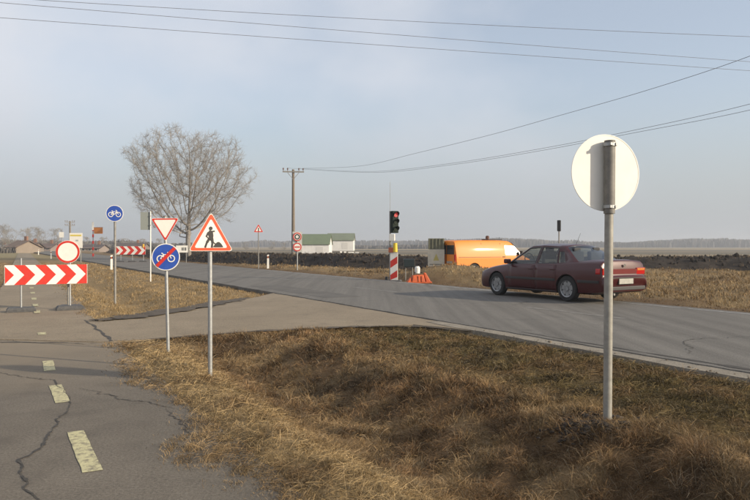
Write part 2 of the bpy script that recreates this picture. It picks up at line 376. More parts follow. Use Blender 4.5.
def sheet(name, pts_l, pts_r, z0, m, skirt=.12, parent=None):
    """strip with a left and a right edge, slightly worn edges and a skirt down into the soil"""
    b = MB(); n = len(pts_l); cols_ = 6; vs = []
    for a, c in zip(pts_l, pts_r):
        for k in range(cols_ + 1):
            p = Vector(a).lerp(Vector(c), k / cols_); vs.append((p.x, p.y, z0))
    w = cols_ + 1; fs = [(i * w + k, i * w + k + 1, (i + 1) * w + k + 1, (i + 1) * w + k) for i in range(n - 1) for k in range(cols_)]
    b.add(vs, fs)
    for e in (0, cols_):
        b.add([vs[i * w + e] for i in range(n)] + [(vs[i * w + e][0], vs[i * w + e][1], z0 - skirt) for i in range(n)], [(i, i + 1, n + i + 1, n + i) for i in range(n - 1)])
    return b.build(name, m, parent)
ss = np.concatenate([np.linspace(-22, 40, 260), np.linspace(42, 900, 90)])
def wob(s, seed, a): return ((fbm(np.array([s * 1.4]), np.array([seed * 3.3]), seed)[0] - .5) * a + (vnoise(np.array([s * 7.0]), np.array([seed * 1.7]), seed + 3)[0] - .5) * .05) * (1 if s < 45 else 0)
road = sheet('road', [ST(s, ROAD_T0 + wob(s, 3, .10)) for s in ss], [ST(s, ROAD_T1 + wob(s, 4, .25)) for s in ss], ROAD_Z, 'road')
tag(road, 'two lane grey asphalt road running away to the left', 'road', kind='structure')
sh = np.linspace(-22, 11.2, 150)
shoulder = sheet('concrete_edge_strip', [ST(s, 7.40 + wob(s, 8, .12)) for s in sh], [ST(s, 7.78) for s in sh], ROAD_Z - .012, 'shoulder')
tag(shoulder, 'pale concrete strip along the near edge of the road', 'road edge', kind='structure')
ps = np.concatenate([np.linspace(-14, 40, 620), np.linspace(41, 150, 60)])
path = sheet('cycle_path', [ST(s, float(path_c(s)) - PATH_W + wob(s, 5, .16)) for s in ps], [ST(s, float(path_c(s)) + PATH_W + .04 + wob(s, 6, .16)) for s in ps], 0.0, 'path')
fs_ = np.concatenate([np.linspace(14.5, 40, 200), np.linspace(41, 150, 60)])
fp = sheet('far_path', [ST(s, float(path_c(s)) - PATH_W + .01 + wob(s, 5, .16)) for s in fs_], [ST(s, float(path_c(s)) + PATH_W - .01 + wob(s, 6, .30)) for s in fs_], 0.006, 'drive', .05, path)
tag(path, 'cracked asphalt cycle path with yellow centre dashes', 'cycle path', kind='structure')
# access drive: irregular polygon over the path, z just above
def densify(poly, step, amp, seed):
    out = []
    for i in range(len(poly)):
        a, b = Vector(poly[i]).to_2d(), Vector(poly[(i + 1) % len(poly)]).to_2d(); L = (b - a).length; n = max(1, int(L / step)); nn = Vector((-(b - a).y, (b - a).x)).normalized()
        for k in range(n):
            p = a.lerp(b, k / n); q = p + nn * ((fbm(np.array([p.x * 2.2]), np.array([p.y * 2.2]), seed)[0] - .5) * amp); out.append((q.x, q.y))
    return out
def slab(name, poly, z, m, skirt=.12, parent=None):
    n = len(poly); b = MB()
    b.add([(x, y, z) for x, y in poly], [tuple(range(n))]); b.add([(x, y, z) for x, y in poly] + [(x, y, z - skirt) for x, y in poly], [(i, (i + 1) % n, n + (i + 1) % n, n + i) for i in range(n)])
    return b.build(name, m, parent)
DR = densify(DRIVE, .25, .16, 12)
drive = slab('access_drive', DR, .012, 'drive')
# the drive climbs to the road edge
for v in drive.data.vertices:
    s, t = to_st(v.co.x, v.co.y)
    if v.co.z > 0: v.co.z = .012 + (ROAD_Z - .018 - .012) * float(sstep(4.0, 7.7, t))
bm = bmesh.new(); bm.from_mesh(drive.data); bmesh.ops.triangulate(bm, faces=[f for f in bm.faces if len(f.verts) > 4]); bm.to_mesh(drive.data); bm.free()
tag(drive, 'pale worn asphalt drive linking the cycle path to the road', 'drive', kind='structure')
# dark soil and broken asphalt along the far edge of the drive
def strip_poly(pts, widths, seed, jit=.10):
    L, Rr = [], []
    for i, p in enumerate(pts):
        a = Vector(pts[max(i - 1, 0)]); b = Vector(pts[min(i + 1, len(pts) - 1)]); d = (b - a).normalized(); n = Vector((-d.y, d.x)); w = widths[i] / 2
        L.append(tuple(Vector(p) + n * (w + random.uniform(-jit, jit) * w))); Rr.append(tuple(Vector(p) - n * (w + random.uniform(-jit, jit) * w)))
    return L, Rr
def curve_pts(ctrl, n, amp, seed):
    out = []
    for i in range(n):
        k = i / (n - 1) * (len(ctrl) - 1); j = min(int(k), len(ctrl) - 2); p = Vector(ctrl[j]).lerp(Vector(ctrl[j + 1]), k - j)
        fq = .45 * 40 / max(n, 40); q = fbm(np.array([i * fq, i * fq + 50]), np.array([seed, seed + 9.1]), seed, 5) - .5; out.append((p.x + q[0] * amp, p.y + q[1] * amp))
    return out
def ribbon(name, ctrl, width, z, m, parent, n=40, amp=.2, seed=1, taper=True, jit=.5):
    pts = curve_pts(ctrl, n, amp, seed)
    ws = [width * (math.sin(math.pi * (i + .35) / (n - .3)) ** .5 if taper else 1) * random.uniform(1 - jit, 1 + jit) for i in range(n)]
    L, Rr = strip_poly(pts, ws, seed, .3); b = MB()
    b.add([(*p, z) for p in L] + [(*p, z) for p in Rr], [(i, i + 1, n + i + 1, n + i) for i in range(n - 1)])
    return b.build(name, m, parent)
sl = ribbon('soil_strip', [(-5.75, 13.85), (-5.45, 14.15), (-5.0, 15.1), (-4.45, 16.9), (-4.1, 18.3), (-3.75, 19.8)], .75, .035, 'soil', drive, 60, .25, 3, True, .35)
ribbon('soil_strip', [(-4.0, 10.85), (-2.3, 12.0), (-.7, 12.68), (.7, 12.95), (1.7, 12.1)], .16, .03, 'soil', drive, 50, .12, 5, True, .7)
ribbon('crack', [tuple(ground_at(86, 321)[:2]), tuple(ground_at(97, 330)[:2]), tuple(ground_at(112, 342)[:2])], .05, .0165, 'tar', drive, 24, .10, 6, False, .5)
for k, (c, w, a) in enumerate([
        ([(-9, 10.9), (-6.4, 10.85), (-4.3, 10.75)], .05, .10),
        ([ground_at(70, 397), ground_at(68, 412), ground_at(55, 420), ground_at(48, 436), ground_at(38, 447), ground_at(19, 462), ground_at(22, 478), ground_at(34, 492), ground_at(40, 505)], .018, .06),
        ([ground_at(78, 388), ground_at(100, 393), ground_at(125, 400), ground_at(150, 404), ground_at(178, 409)], .012, .08),
        ([ground_at(-10, 371), ground_at(20, 377), ground_at(52, 381), ground_at(72, 398)], .011, .08),
        ([ground_at(-6, 340), ground_at(40, 343), ground_at(112, 346)], .012, .10),
        ([ground_at(165, 408), ground_at(182, 425), ground_at(196, 440)], .010, .05)]):
    ribbon('crack', [tuple(p[:2]) for p in c], w, .005, 'tar', path, 110, a * 1.6, 20 + k, True, .75)
# yellow centre dashes of the path
for s0, s1 in [(-1.9, -.8), (5.0, 6.15), (7.35, 8.3), (9.3, 10.1)] + [(13.0 + 0, 13.35), (17.2, 17.9), (19.2, 19.9), (21.6, 22.4), (24.4, 25.2), (27.3, 28.1), (30.2, 31.0), (33.1, 33.9), (36, 36.8)]:
    n = 10; L = []; Rr = []
    for i in range(n):
        s = s0 + (s1 - s0) * i / (n - 1); c = float(path_c(s)) - .02; L.append(ST(s, c - .065 + random.uniform(-.004, .004))); Rr.append(ST(s, c + .065 + random.uniform(-.004, .004)))
    z = .004 if s0 < 10.5 else .017 if s0 < 20 else .011
    MB().add([(p.x, p.y, z) for p in L + Rr], [(i, i + 1, n + i + 1, n + i) for i in range(n - 1)]).build('centre_dash', 'paint_y', path)
# worn edge line beyond the car and tar seam along the near lane
for k in range(26):
    s0 = -18 + k * 2.2
    MB().add([ST(s0, 14.22, .064), ST(s0 + 2.0, 14.22, .064), ST(s0 + 2.0, 14.32, .064), ST(s0, 14.32, .064)], [(0, 1, 2, 3)]).build('edge_line_dash', 'paint_w', road)
M['patch'] = asphalt('repair_asphalt', (.10, .093, .083), (.145, .135, .12), (.09, .084, .075), 1.2)
for k_, (a_, b_, t0_, t1_) in enumerate(((17.5, 24.0, 8.2, 9.3), (-4.5, -1.4, 12.0, 13.6))):
    slab('repair_patch', densify([tuple(ST(a_, t0_)[:2]), tuple(ST(b_, t0_)[:2]), tuple(ST(b_, t1_)[:2]), tuple(ST(a_, t1_)[:2])], .2, .10, 70 + k_), ROAD_Z + .0035, 'patch', .02, road)
for k_, (c_, w_) in enumerate((([ST(6, 8.2), ST(7, 9.6), ST(6.6, 11.1)], .014), ([ST(13, 11.2), ST(13.8, 12.4), ST(13.2, 14.4)], .02))):
    ribbon('crack', [tuple(p_[:2]) for p_ in c_], w_, ROAD_Z + .0045, 'tar', road, 130, .22, 60 + k_, True, .7)
M['faint'] = mat('nearly_worn_off_paint', (.235, .225, .205), .85, col2=(.15, .14, .125), scale=7, detail=10, lo=.42, hi=.58)
for k_ in range(-2, 9):
    s0 = .6 + k_ * 9.0; MB().add([ST(s0, 11.14, ROAD_Z + .0035), ST(s0 + 3, 11.14, ROAD_Z + .0035), ST(s0 + 3, 11.26, ROAD_Z + .0035), ST(s0, 11.26, ROAD_Z + .0035)], [(0, 1, 2, 3)]).build('centre_dash', 'faint', road)
ribbon('tar_seam', [tuple(ST(s, 7.90 + .05 * math.sin(s * .8))[:2]) for s in np.linspace(-14, 9, 12)], .10, .064, 'tar', road, 90, .12, 31, True, .8)

# ------------------------------------------------------------------ dead grass
def on_hard(x, y, j):
    s, t = to_st(x, y); tt = t - (path_c(s) - .6)
    lim = 1.58 - .30 * np.exp(-((s - 5.05) / .42) ** 2) - .18 * np.exp(-((s - 8.9) / .7) ** 2) + .05 * np.exp(-((s - 6.6) / .5) ** 2) - .12 * np.exp(-((s - 7.7) / .3) ** 2)
    p = (tt > -.42 + j * .5) & (tt < lim + j) & (s < 150)
    r = (t > 7.36 + j * .35) & (t < ROAD_T1 + .02 - j * .5)
    r &= ~((t < 7.7) & (s > 11.2))
    return p | r | (poly_dist(x, y, DRIVE) < -j * .7)
def blades(name, n, dmin, dmax, keep, length, wfac, lean, label, seed, cmul=1.0):
    g = np.random.default_rng(seed)
    D = np.exp(g.uniform(math.log(dmin), math.log(dmax), n)); x = g.uniform(-.80, .80, n) * D; y = D
    # gather into tufts
    q = .16 + .010 * D; cxr, cyr = np.floor(x / q), np.floor(y / q)
    tx = (cxr + _hash(cxr, cyr, 3)) * q; ty = (cyr + _hash(cxr, cyr, 4)) * q; pull = g.uniform(0, .5, n) * (_hash(cxr, cyr, 8) > .25)
    x = x + (tx - x) * pull; y = y + (ty - y) * pull
    j = (fbm(x * 2.1, y * 2.1, 61) - .56) * .75 + g.normal(0, .05, n) - .25 * (g.random(n) < .03)
    k = keep(x, y, g) & ~on_hard(x, y, j)
    x, y, D = x[k], y[k], D[k]; n = len(x)
    cxr, cyr = np.floor(x / (.16 + .01 * D)), np.floor(y / (.16 + .01 * D))
    z = terrain(x, y) - .01; sb_, tb_ = to_st(x, y); tb_ = tb_ - (path_c(sb_) - .6); z = np.where((tb_ < 1.74) & (tb_ > -.5), np.maximum(z, -.004), z)
    L = length(x, y) * g.uniform(.45, 1.25, n) * (.6 + .8 * _hash(cxr, cyr, 5))
    W = np.maximum(.0028, wfac * D) * g.uniform(.6, 1.4, n)
    dirn = _hash(cxr, cyr, 12) * 6.283 + g.normal(0, 1.7, n); le = np.clip(lean + g.normal(0, .38, n), .1, 1.6)
    dx, dy = np.cos(dirn), np.sin(dirn); px, py = -dy, dx
    fa = g.uniform(0, math.pi, n); px, py = np.cos(fa), np.sin(fa)
    base = np.stack([x, y, z], -1)
    h1 = np.stack([dx * np.sin(le * .55), dy * np.sin(le * .55), np.cos(le * .55)], -1) * (L * .5)[:, None]
    h2 = np.stack([dx * np.sin(le * 1.15), dy * np.sin(le * 1.15), np.cos(le * 1.15)], -1) * (L * .5)[:, None]
    P = np.stack([px, py, np.zeros(n)], -1) * (W * .5)[:, None]
    V = np.empty((n, 5, 3)); V[:, 0] = base - P; V[:, 1] = base + P; V[:, 2] = base + h1 - P * .8; V[:, 3] = base + h1 + P * .8; V[:, 4] = base + h1 + h2
    i0 = np.arange(n)[:, None] * 5
    F = np.concatenate([i0 + np.array([0, 1, 3]), i0 + np.array([0, 3, 2]), i0 + np.array([2, 3, 4])], 0)
    c = tint(x, y, g.uniform(0, 1, n)) * cmul * (.75 + .5 * _hash(cxr, cyr, 6))[:, None]
    pale = (g.random(n) < .14)[:, None]; c = np.where(pale, c * .5 + np.array([.40, .34, .24]) * .5, c); c = np.where((g.random(n) < .12)[:, None], c * .5, c)
    C = np.repeat(c[:, None, :], 5, 1)
    o = np_mesh(name, V.reshape(-1, 3), F, 'grass', colors=C.reshape(-1, 3))
    print(name, n); tag(o, label, 'grass', kind='stuff'); return o
def zl(x, y):
    s, t = to_st(x, y); tt = t - (path_c(s) - .6)
    l = np.full(x.shape, .085)
    dit = sstep(2.3, 3.0, tt) * (1 - sstep(4.6, 5.6, t)) * (s < 13.5)
    l = l + .045 * dit * (.4 + fbm(x * 1.2, y * 1.2, 91)); l = np.where((t > 5.2) & (t < 7.5) & (s < 13), .075, l)
    l = np.where(tt < 1.9, .06, l)
    f = t - ROAD_T1; l = np.where(f > 0, .05 + .15 * sstep(1.2, 4.0, f) * (.25 + fbm(x * .6, y * .6, 92)), l)
    return l
def k_near(x, y, g):
    s, t = to_st(x, y); return (t < 7.6) & (t > -3) & (s < 14)
def k_bank(x, y, g):
    s, t = to_st(x, y); return (t < 7.6) & (t > 4.3) & (s < 14)
def k_mid(x, y, g):
    s, t = to_st(x, y); return (t < 7.8) & (s >= 11)
def k_far(x, y, g):
    s, t = to_st(x, y); return (t > ROAD_T1) & (ridge_z(x, y) < 1.0)
blades('ditch_grass', 480000, 3.2, 17, k_near, zl, .0006, 1.42, 'matted dead brown grass filling the roadside ditch in the foreground', 1)
blades('bank_grass', 470000, 5.0, 14.5, k_bank, zl, .0007, 1.2, 'short greenish brown grass on the slope up to the road', 7)
blades('verge_grass', 420000, 11, 60, k_mid, zl, .00046, .8, 'short straw coloured grass between cycle path and road beyond the drive', 2, .85)
blades('field_edge_grass', 230000, 14, 62, k_far, zl, .0007, .9, 'long dry straw grass on the far side of the road', 3)

def crumbs(name, pts, sizes, m, label, seed):
    g = np.random.default_rng(seed); ico = bmesh.new(); bmesh.ops.create_icosphere(ico, subdivisions=1, radius=1); iv = np.array([v.co[:] for v in ico.verts]); ifc = np.array([[v.index for v in f.verts] for f in ico.faces]); ico.free(); n = len(pts)
    V = iv[None] * g.uniform(.6, 1.3, (n, len(iv), 1)) * sizes[:, None, None] * (g.uniform(.6, 1.3, (n, 1, 3)) * [1, 1, .6]) + pts[:, None]
    o = np_mesh(name, V.reshape(-1, 3), (ifc[None] + (np.arange(n) * len(iv))[:, None, None]).reshape(-1, 3), m); tag(o, label, 'crumbs', kind='stuff')
M['wet_soil'] = mat('wet_soil', (.022, .017, .013), .95, col2=(.045, .035, .026), scale=14)
_g = np.random.default_rng(77); _n = 900; _x = 1.93 + _g.normal(0, .16, _n); _y = 6.02 + _g.normal(0, .12, _n)
crumbs('soil_crumbs', np.stack([_x, _y, terrain(_x, _y) + .03], -1), _g.gamma(2.5, .005, _n) + .006, 'wet_soil', 'dark soil crumbs round the foot of the right hand sign post', 5)
_n = 420; _s = _g.uniform(2.0, 13, _n); _t = path_c(_s) + PATH_W + _g.normal(.0, .13, _n); _x, _y = _s * DX + _t * NX, _s * DY + _t * NY
M['grit'] = mat('grit', (.13, .105, .075), .95, col2=(.2, .16, .11), scale=9)
crumbs('path_edge_grit', np.stack([_x, _y, np.maximum(terrain(_x, _y), 0) + .003], -1), _g.gamma(2, .0018, _n) + .0015, 'grit', 'loose grit and crumbs along the edge of the cycle path', 6)
_n = 160; _s = _g.uniform(-6, 10.5, _n); _t = 7.42 + _g.normal(0, .10, _n); _x, _y = _s * DX + _t * NX, _s * DY + _t * NY
crumbs('road_edge_grit', np.stack([_x, _y, np.where(_t > 7.4, ROAD_Z - .008, terrain(_x, _y) + .01)], -1), _g.gamma(2, .005, _n) + .003, 'grit', 'loose grit along the pale road edge strip', 8)
def litter(n, seed):
    g = np.random.default_rng(seed); D = np.exp(g.uniform(math.log(3.4), math.log(14), n)); x = g.uniform(-.8, .8, n) * D; y = D; s, t = to_st(x, y)
    k = (t < 7.3) & (t > -3) & (s < 13) & ~on_hard(x, y, g.normal(-.04, .06, n)); x, y = x[k], y[k]; n = len(x); z = terrain(x, y) + g.uniform(.0, .05, n); s_b, t_b = to_st(x, y); z = np.where(t_b - (path_c(s_b) - .6) < 1.74, np.maximum(z, .002 + .03 * g.random(n)), z)
    L = g.uniform(.04, .15, n) * (1 + (g.random(n) < .05) * 1.2); el = g.normal(.22, .38, n); az = g.uniform(0, 6.283, n); w = np.maximum(.0007, .00016 * y) * g.uniform(.7, 1.5, n)
    d = np.stack([np.cos(az) * np.cos(el), np.sin(az) * np.cos(el), np.sin(el)], -1) * (L / 2)[:, None]; p = np.stack([-np.sin(az) * .6, np.cos(az) * .6, np.full(n, .8)], -1) * w[:, None]; c0 = np.stack([x, y, z], -1); bow = np.stack([np.zeros(n), np.zeros(n), L * g.uniform(.0, .18, n)], -1)
    V = np.stack([c0 - d - p, c0 - d + p, c0 + bow - p, c0 + bow + p, c0 + d - p, c0 + d + p], 1); i0 = np.arange(n)[:, None] * 6
    F = np.concatenate([i0 + np.array([0, 2, 3, 1]), i0 + np.array([2, 4, 5, 3])], 0); u = g.random(n)[:, None]
    tc_ = tint(x, y, g.uniform(0, 1, n)); c = np.where(u < .5, tc_ * 1.18, np.where(u < .78, tc_ * .5, tc_ * .9 + np.array([.06, .053, .042]))) * g.uniform(.7, 1.2, (n, 1))
    o = np_mesh('weed_stalk_litter', V.reshape(-1, 3), F, 'grass', colors=np.repeat(c[:, None], 6, 1).reshape(-1, 3)); tag(o, 'fallen dead weed stalks tangled in the roadside grass', 'litter', kind='stuff')
litter(110000, 15)
# ------------------------------------------------------------------ bank of dark turned earth
def earth_bank():
    g = np.random.default_rng(5)
    P = np.array(RIDGE, float); seg = np.hypot(*np.diff(P, axis=0).T); cum = np.concatenate([[0], np.cumsum(seg)])
    nl, nc = 1800, 30; u = np.linspace(0, cum[-1], nl); bx = np.interp(u, cum, P[:, 0]); by = np.interp(u, cum, P[:, 1])
    tx = np.gradient(bx); ty = np.gradient(by); L = np.hypot(tx, ty); nxx, nyy = -ty / L, tx / L
    w = np.linspace(0, 9, nc); Xr = bx[:, None] + nxx[:, None] * w; Yr = by[:, None] + nyy[:, None] * w
    prof = sstep(0, 2.2, w) * (1 - sstep(5.5, 9, w))
    h = .80 * prof[None] * (.85 + .3 * fbm(Xr * .25, Yr * .25, 3)) + (fbm(Xr * 1.3, Yr * 1.3, 4, 5) - .5) * .22 * np.minimum(1, prof * 3)[None]
    Zr = terrain(Xr.ravel(), Yr.ravel()).reshape(Xr.shape) * (1 - sstep(0, 9, w))[None] - .06 + h - .7 * sstep(6, 9, w)[None]
    ix = np.arange(nl * nc).reshape(nl, nc); F = np.stack([ix[:-1, :-1], ix[1:, :-1], ix[1:, 1:], ix[:-1, 1:]], -1).reshape(-1, 4)
    M['earth'] = mat('dark_turned_earth', (.02, .017, .0155), .95, col2=(.046, .038, .031), scale=2.5, bump=.8, bscale=9, spec=.15)
    o = np_mesh('earth_bank', np.stack([Xr, Yr, Zr], -1).reshape(-1, 3), F, 'earth')
    tag(o, 'long low bank of dark turned earth beyond the road', 'earth bank', kind='structure')
    # clods
    ico = bmesh.new(); bmesh.ops.create_icosphere(ico, subdivisions=1, radius=1); iv = np.array([v.co[:] for v in ico.verts]); ifc = np.array([[v.index for v in f.verts] for f in ico.faces]); ico.free()
    n = 3500; a = g.integers(0, nl - 1, n); a = np.where(g.random(n) < .75, g.integers(int(nl * .33), int(nl * .80), n), a); b = g.integers(0, 18, n)
    c = np.stack([Xr[a, b], Yr[a, b], Zr[a, b]], -1) + g.normal(0, .12, (n, 3)) * [1, 1, .25]
    sz = g.gamma(3, .022, n) + .03
    V = iv[None] * g.uniform(.6, 1.3, (n, len(iv), 1)) * sz[:, None, None] * g.uniform(.6, 1.3, (n, 1, 3)) + c[:, None]
    F = (ifc[None] + (np.arange(n) * len(iv))[:, None, None]).reshape(-1, 3)
    o = np_mesh('earth_clods', V.reshape(-1, 3), F, 'earth'); tag(o, 'dark earth clods strewn over the bank beyond the road', 'clods', kind='stuff')
    # dead stalks standing on it
    n = 22000; a = g.integers(0, nl - 1, n); b = g.integers(0, 20, n); c = np.stack([Xr[a, b], Yr[a, b], Zr[a, b]], -1) + g.normal(0, .2, (n, 3)) * [1, 1, 0]
    hh = g.uniform(.06, .24, n); d = g.normal(0, .12, (n, 2)); wv = .018
    V = np.empty((n, 3, 3)); V[:, 0] = c - [wv, 0, .05]; V[:, 1] = c + [wv, 0, -.05]; V[:, 2] = c + np.stack([d[:, 0], d[:, 1], hh], -1)
    cc = np.where(g.random(n)[:, None] < .75, np.array([.06, .045, .035]), np.array([.2, .14, .08]))
    o = np_mesh('dead_stalks', V.reshape(-1, 3), np.arange(n * 3).reshape(-1, 3), 'grass', colors=np.repeat(cc[:, None], 3, 1).reshape(-1, 3)); tag(o, 'thin dead stalks standing on the dark earth bank', 'stalks', kind='stuff')
earth_bank()

# ------------------------------------------------------------------ bare trees
def gen_tree(seed, H, fork, rx, rz, zc, levels, r0, nlimb, fine=1.0):
    rd_ = random.Random(seed); trunk = []; twigs = []
    def inside(p):
        az = math.atan2(p.z - zc, p.x); k_ = 1.0 + .10 * math.sin(3 * az + seed) + .08 * math.sin(7 * az + 2 * seed) + .05 * math.sin(13 * az)
        return (p.x / rx) ** 2 + (p.y / rx) ** 2 + ((p.z - zc) / rz) ** 2 < k_ * k_
    def grow(p, d, length, r, lev):
        n = 5 if lev < 3 else 3; pts = [p.copy()]; rs = [r]
        for i in range(n):
            d = (d + Vector((rd_.gauss(0, .16), rd_.gauss(0, .16), rd_.gauss(.05, .12)))).normalized(); p = p + d * (length / n)
            pts.append(p.copy()); rs.append(max(r * (1 - .75 * (i + 1) / n), .007))
            if p.z > fork and not inside(p): break
        (trunk if lev <= 1 else twigs).append((pts, rs, 7 if lev == 0 else 5 if lev < 3 else 3))
        if lev >= levels: return
        nch = {0: 0, 1: 9, 2: 8, 3: 6, 4: 5}.get(lev, 3)
        for c in range(int(nch * fine + .5)):
            k = rd_.uniform(.22, 1.0) if lev > 1 else rd_.uniform(.2, 1.0); j = min(int(k * (len(pts) - 1)), len(pts) - 2); q = pts[j].lerp(pts[j + 1], k * (len(pts) - 1) - j)
            dd = (pts[j + 1] - pts[j]).normalized(); ax = dd.orthogonal().normalized(); ax.rotate(Matrix.Rotation(rd_.uniform(0, 6.283), 3, dd))
            nd = dd.copy(); nd.rotate(Matrix.Rotation(rd_.uniform(.5, 1.15), 3, ax)); nd.z += .12
            if inside(q): grow(q, nd.normalized(), length * rd_.uniform(.36, .62), max(rs[j] * .58, .008), lev + 1)
    tp = [Vector((0, 0, -.2)), Vector((.02, 0, fork * .35)), Vector((-.06, .03, fork * .7)), Vector((0, 0, fork)), Vector((.15, 0, fork * 1.35))]
    trunk.append((tp, [r0 * 1.35, r0, r0 * .92, r0 * .85, r0 * .5], 9))
    for i in range(nlimb):
        th = 2 * math.pi * i / nlimb + rd_.uniform(-.4, .4); tilt = rd_.uniform(.12, .6) if i % 2 else rd_.uniform(.8, 1.5)
        z0 = fork * rd_.uniform(.85, 1.35); d = Vector((math.cos(th) * math.sin(tilt), math.sin(th) * math.sin(tilt), math.cos(tilt)))
        grow(Vector((0, 0, z0)), d, (H - fork) * rd_.uniform(.8, 1.05) if i % 2 else rx * rd_.uniform(1.0, 1.25), r0 * .40, 1)
    return trunk, twigs
def tube_mesh(name, segs, m, parent=None):
    V, F, o = [], [], 0
    for pts, rs, n in segs:
        for i, p in enumerate(pts):
            d = (pts[min(i + 1, len(pts) - 1)] - pts[max(i - 1, 0)]).normalized(); a = d.orthogonal().normalized() if abs(d.z) < .95 else Vector((1, 0, 0)); b = d.cross(a).normalized(); a = b.cross(d)
            for k in range(n):
                th = 2 * math.pi * k / n; V.append(p + (a * math.cos(th) + b * math.sin(th)) * rs[i])
        for i in range(len(pts) - 1):
            for k in range(n): q = (k + 1) % n; F.append((o + i * n + k, o + i * n + q, o + (i + 1) * n + q, o + (i + 1) * n + k))
        o += len(pts) * n
    return np_mesh(name, np.array([v[:] for v in V]), np.array(F), m, parent, smooth=True)
tp_ = at(188.5, 259, 70.0)
tree = thing('bare_tree', (tp_.x, 70.0, tz(tp_.x, 70.0) - .05), 'large round-crowned leafless tree beyond the road behind the triangular signs', 'tree')
def colonize(seed, fork, rx, rz, zc, n_att, r_tip):
    g = np.random.default_rng(seed); A_ = g.normal(size=(n_att * 3, 3)); A_ /= np.linalg.norm(A_, axis=1)[:, None]; az = np.arctan2(A_[:, 2], A_[:, 0]); lim = 1 + .07 * np.sin(3 * az + 1) + .06 * np.sin(7 * az + 2) + .05 * np.sin(12 * az) + .05 * np.sin(5 * np.arctan2(A_[:, 1], A_[:, 0]))
    P_ = A_ * (g.random(len(A_)) ** (1 / 2.4) * lim)[:, None] * [rx, rx, rz] + [0, 0, zc]
    keep = (P_[:, 2] > fork * .82) & (fbm(P_[:, 0] * .55 + P_[:, 1] * .3, P_[:, 2] * .55, 5, 3) > .38); P_ = P_[keep][:n_att]
    N = [np.array([0, 0, -.2])]; par = [-1]
    for k in range(1, 9): N.append(np.array([.05 * math.sin(k * .9), .03 * math.cos(k), fork * k / 8])); par.append(k - 1)
    step, kill = .42, .62
    for it in range(70):
        Na = np.array(N); near = np.empty(len(P_), int); dm = np.empty(len(P_))
        for c in range(0, len(P_), 400):
            d2 = ((P_[c:c + 400, None] - Na[None]) ** 2).sum(-1); near[c:c + 400] = d2.argmin(1); dm[c:c + 400] = np.sqrt(d2.min(1))
        al = dm > kill; P_ = P_[al]; near = near[al]
        if len(P_) < 10: break
        for q in np.unique(near):
            d = P_[near == q] - Na[q]; d = (d / np.linalg.norm(d, axis=1)[:, None]).sum(0) + g.normal(0, .25, 3); d /= np.linalg.norm(d) + 1e-9; N.append(Na[q] + d * step); par.append(int(q))
    N = np.array(N); w = np.full(len(N), r_tip ** 2.2); 
    for i in range(len(N) - 1, 0, -1): w[par[i]] += w[i]
    rad = w ** (1 / 2.2); rad *= .25 / rad[4]; rad = np.maximum(rad, .009)
    thick, thin = [], []
    for i in range(1, len(N)):
        p_ = par[i]; sg = ([Vector(N[p_]), Vector(N[i])], [max(rad[i], min(rad[p_], rad[i] * 1.4)), rad[i]], 8 if rad[i] > .09 else 5 if rad[i] > .03 else 3); (thick if rad[i] > .055 else thin).append(sg)
        if rad[i] < .04 and N[i][2] > fork * .9:
            dd = Vector(N[i] - N[p_]).normalized()
            for c in range(6):
                v = (dd * .8 + Vector(g.normal(0, .55, 3)) + Vector((0, 0, .35))).normalized(); L = g.uniform(.35, .95); a0 = Vector(N[p_]).lerp(Vector(N[i]), g.random()); m_ = a0 + v * L * .5; v2 = (v + Vector(g.normal(0, .3, 3))).normalized(); e_ = m_ + v2 * L * .5
                thin.append(([a0, m_, e_], [.008, .0065, .0045], 3)); v3 = (v + Vector(g.normal(0, .8, 3))).normalized(); thin.append(([m_, m_ + v3 * L * .55], [.006, .0045], 3))
    return thick, thin
tr, tw = colonize(21, 3.2, 6.6, 5.7, 8.45, 3000, .012)
tube_mesh('trunk', tr, 'bark', tree); tube_mesh('crown', tw, 'twig', tree)

# ------------------------------------------------------------------ sign building
def pole(parent, h, r, m='galv', lean=0.0, name='post', z0=-.3, cap=True):
    o = MB().tube([(0, 0, z0), (0, 0, h)], r, 14).build(name, m, parent, smooth=True)
    if cap: MB().tube([(0, 0, h - .002), (0, 0, h + .018), (0, 0, h + .024)], [r * 1.06, r * 1.06, r * .6], 14).build('cap', 'galv_dull', parent, smooth=True)
    return o
def TM(z, y=0.0, x=0.0): return Matrix.Translation((x, -y, z))
def rounded(poly, r, n=5):
    out = []; k = len(poly)
    for i in range(k):
        p = Vector(poly[i]); a = (Vector(poly[i - 1]) - p).normalized(); b = (Vector(poly[(i + 1) % k]) - p).normalized(); half = a.angle(b) / 2; d = r / math.tan(half)
        p0, p1 = p + a * d, p + b * d
        for j in range(n + 1):
            t = j / n; q = p0.lerp(p, t).lerp(p.lerp(p1, t), t); out.append((q.x, q.y))
    return out
def tri(side, up=True):
    h = side * math.sqrt(3) / 2; p = [(-side / 2, -h / 3), (side / 2, -h / 3), (0, 2 * h / 3)]
    return p if up else [(-x, -y) for x, y in p]
def inset(poly, k): return [(x * k, y * k) for x, y in poly]
def frame_prism(b, outer, inner, h0, h1, mtx, mi=0):
    n = len(outer); vs = []
    for P, h in ((outer, h0), (inner, h0), (inner, h1), (outer, h1)): vs += [mtx @ Vector((x, -h, z)) for x, z in P]
    fs = [(q * n + i, q * n + (i + 1) % n, ((q + 1) % 4) * n + (i + 1) % n, ((q + 1) % 4) * n + i) for q in range(4) for i in range(n)]
    return b.add(vs, fs, mi)
def tri_sign(parent, side, z, up, m_red, y=.05, band=.72, rim='white'):
    o = rounded(tri(side, up), side * .05); m = TM(z)
    plate = MB().prism(o, y - .012, y, m).build('plate', rim, parent)
    b = MB(); frame_prism(b, inset(o, .965), inset(o, band), y - .002, y + .003, m); b.build('border', m_red, plate)
    return plate
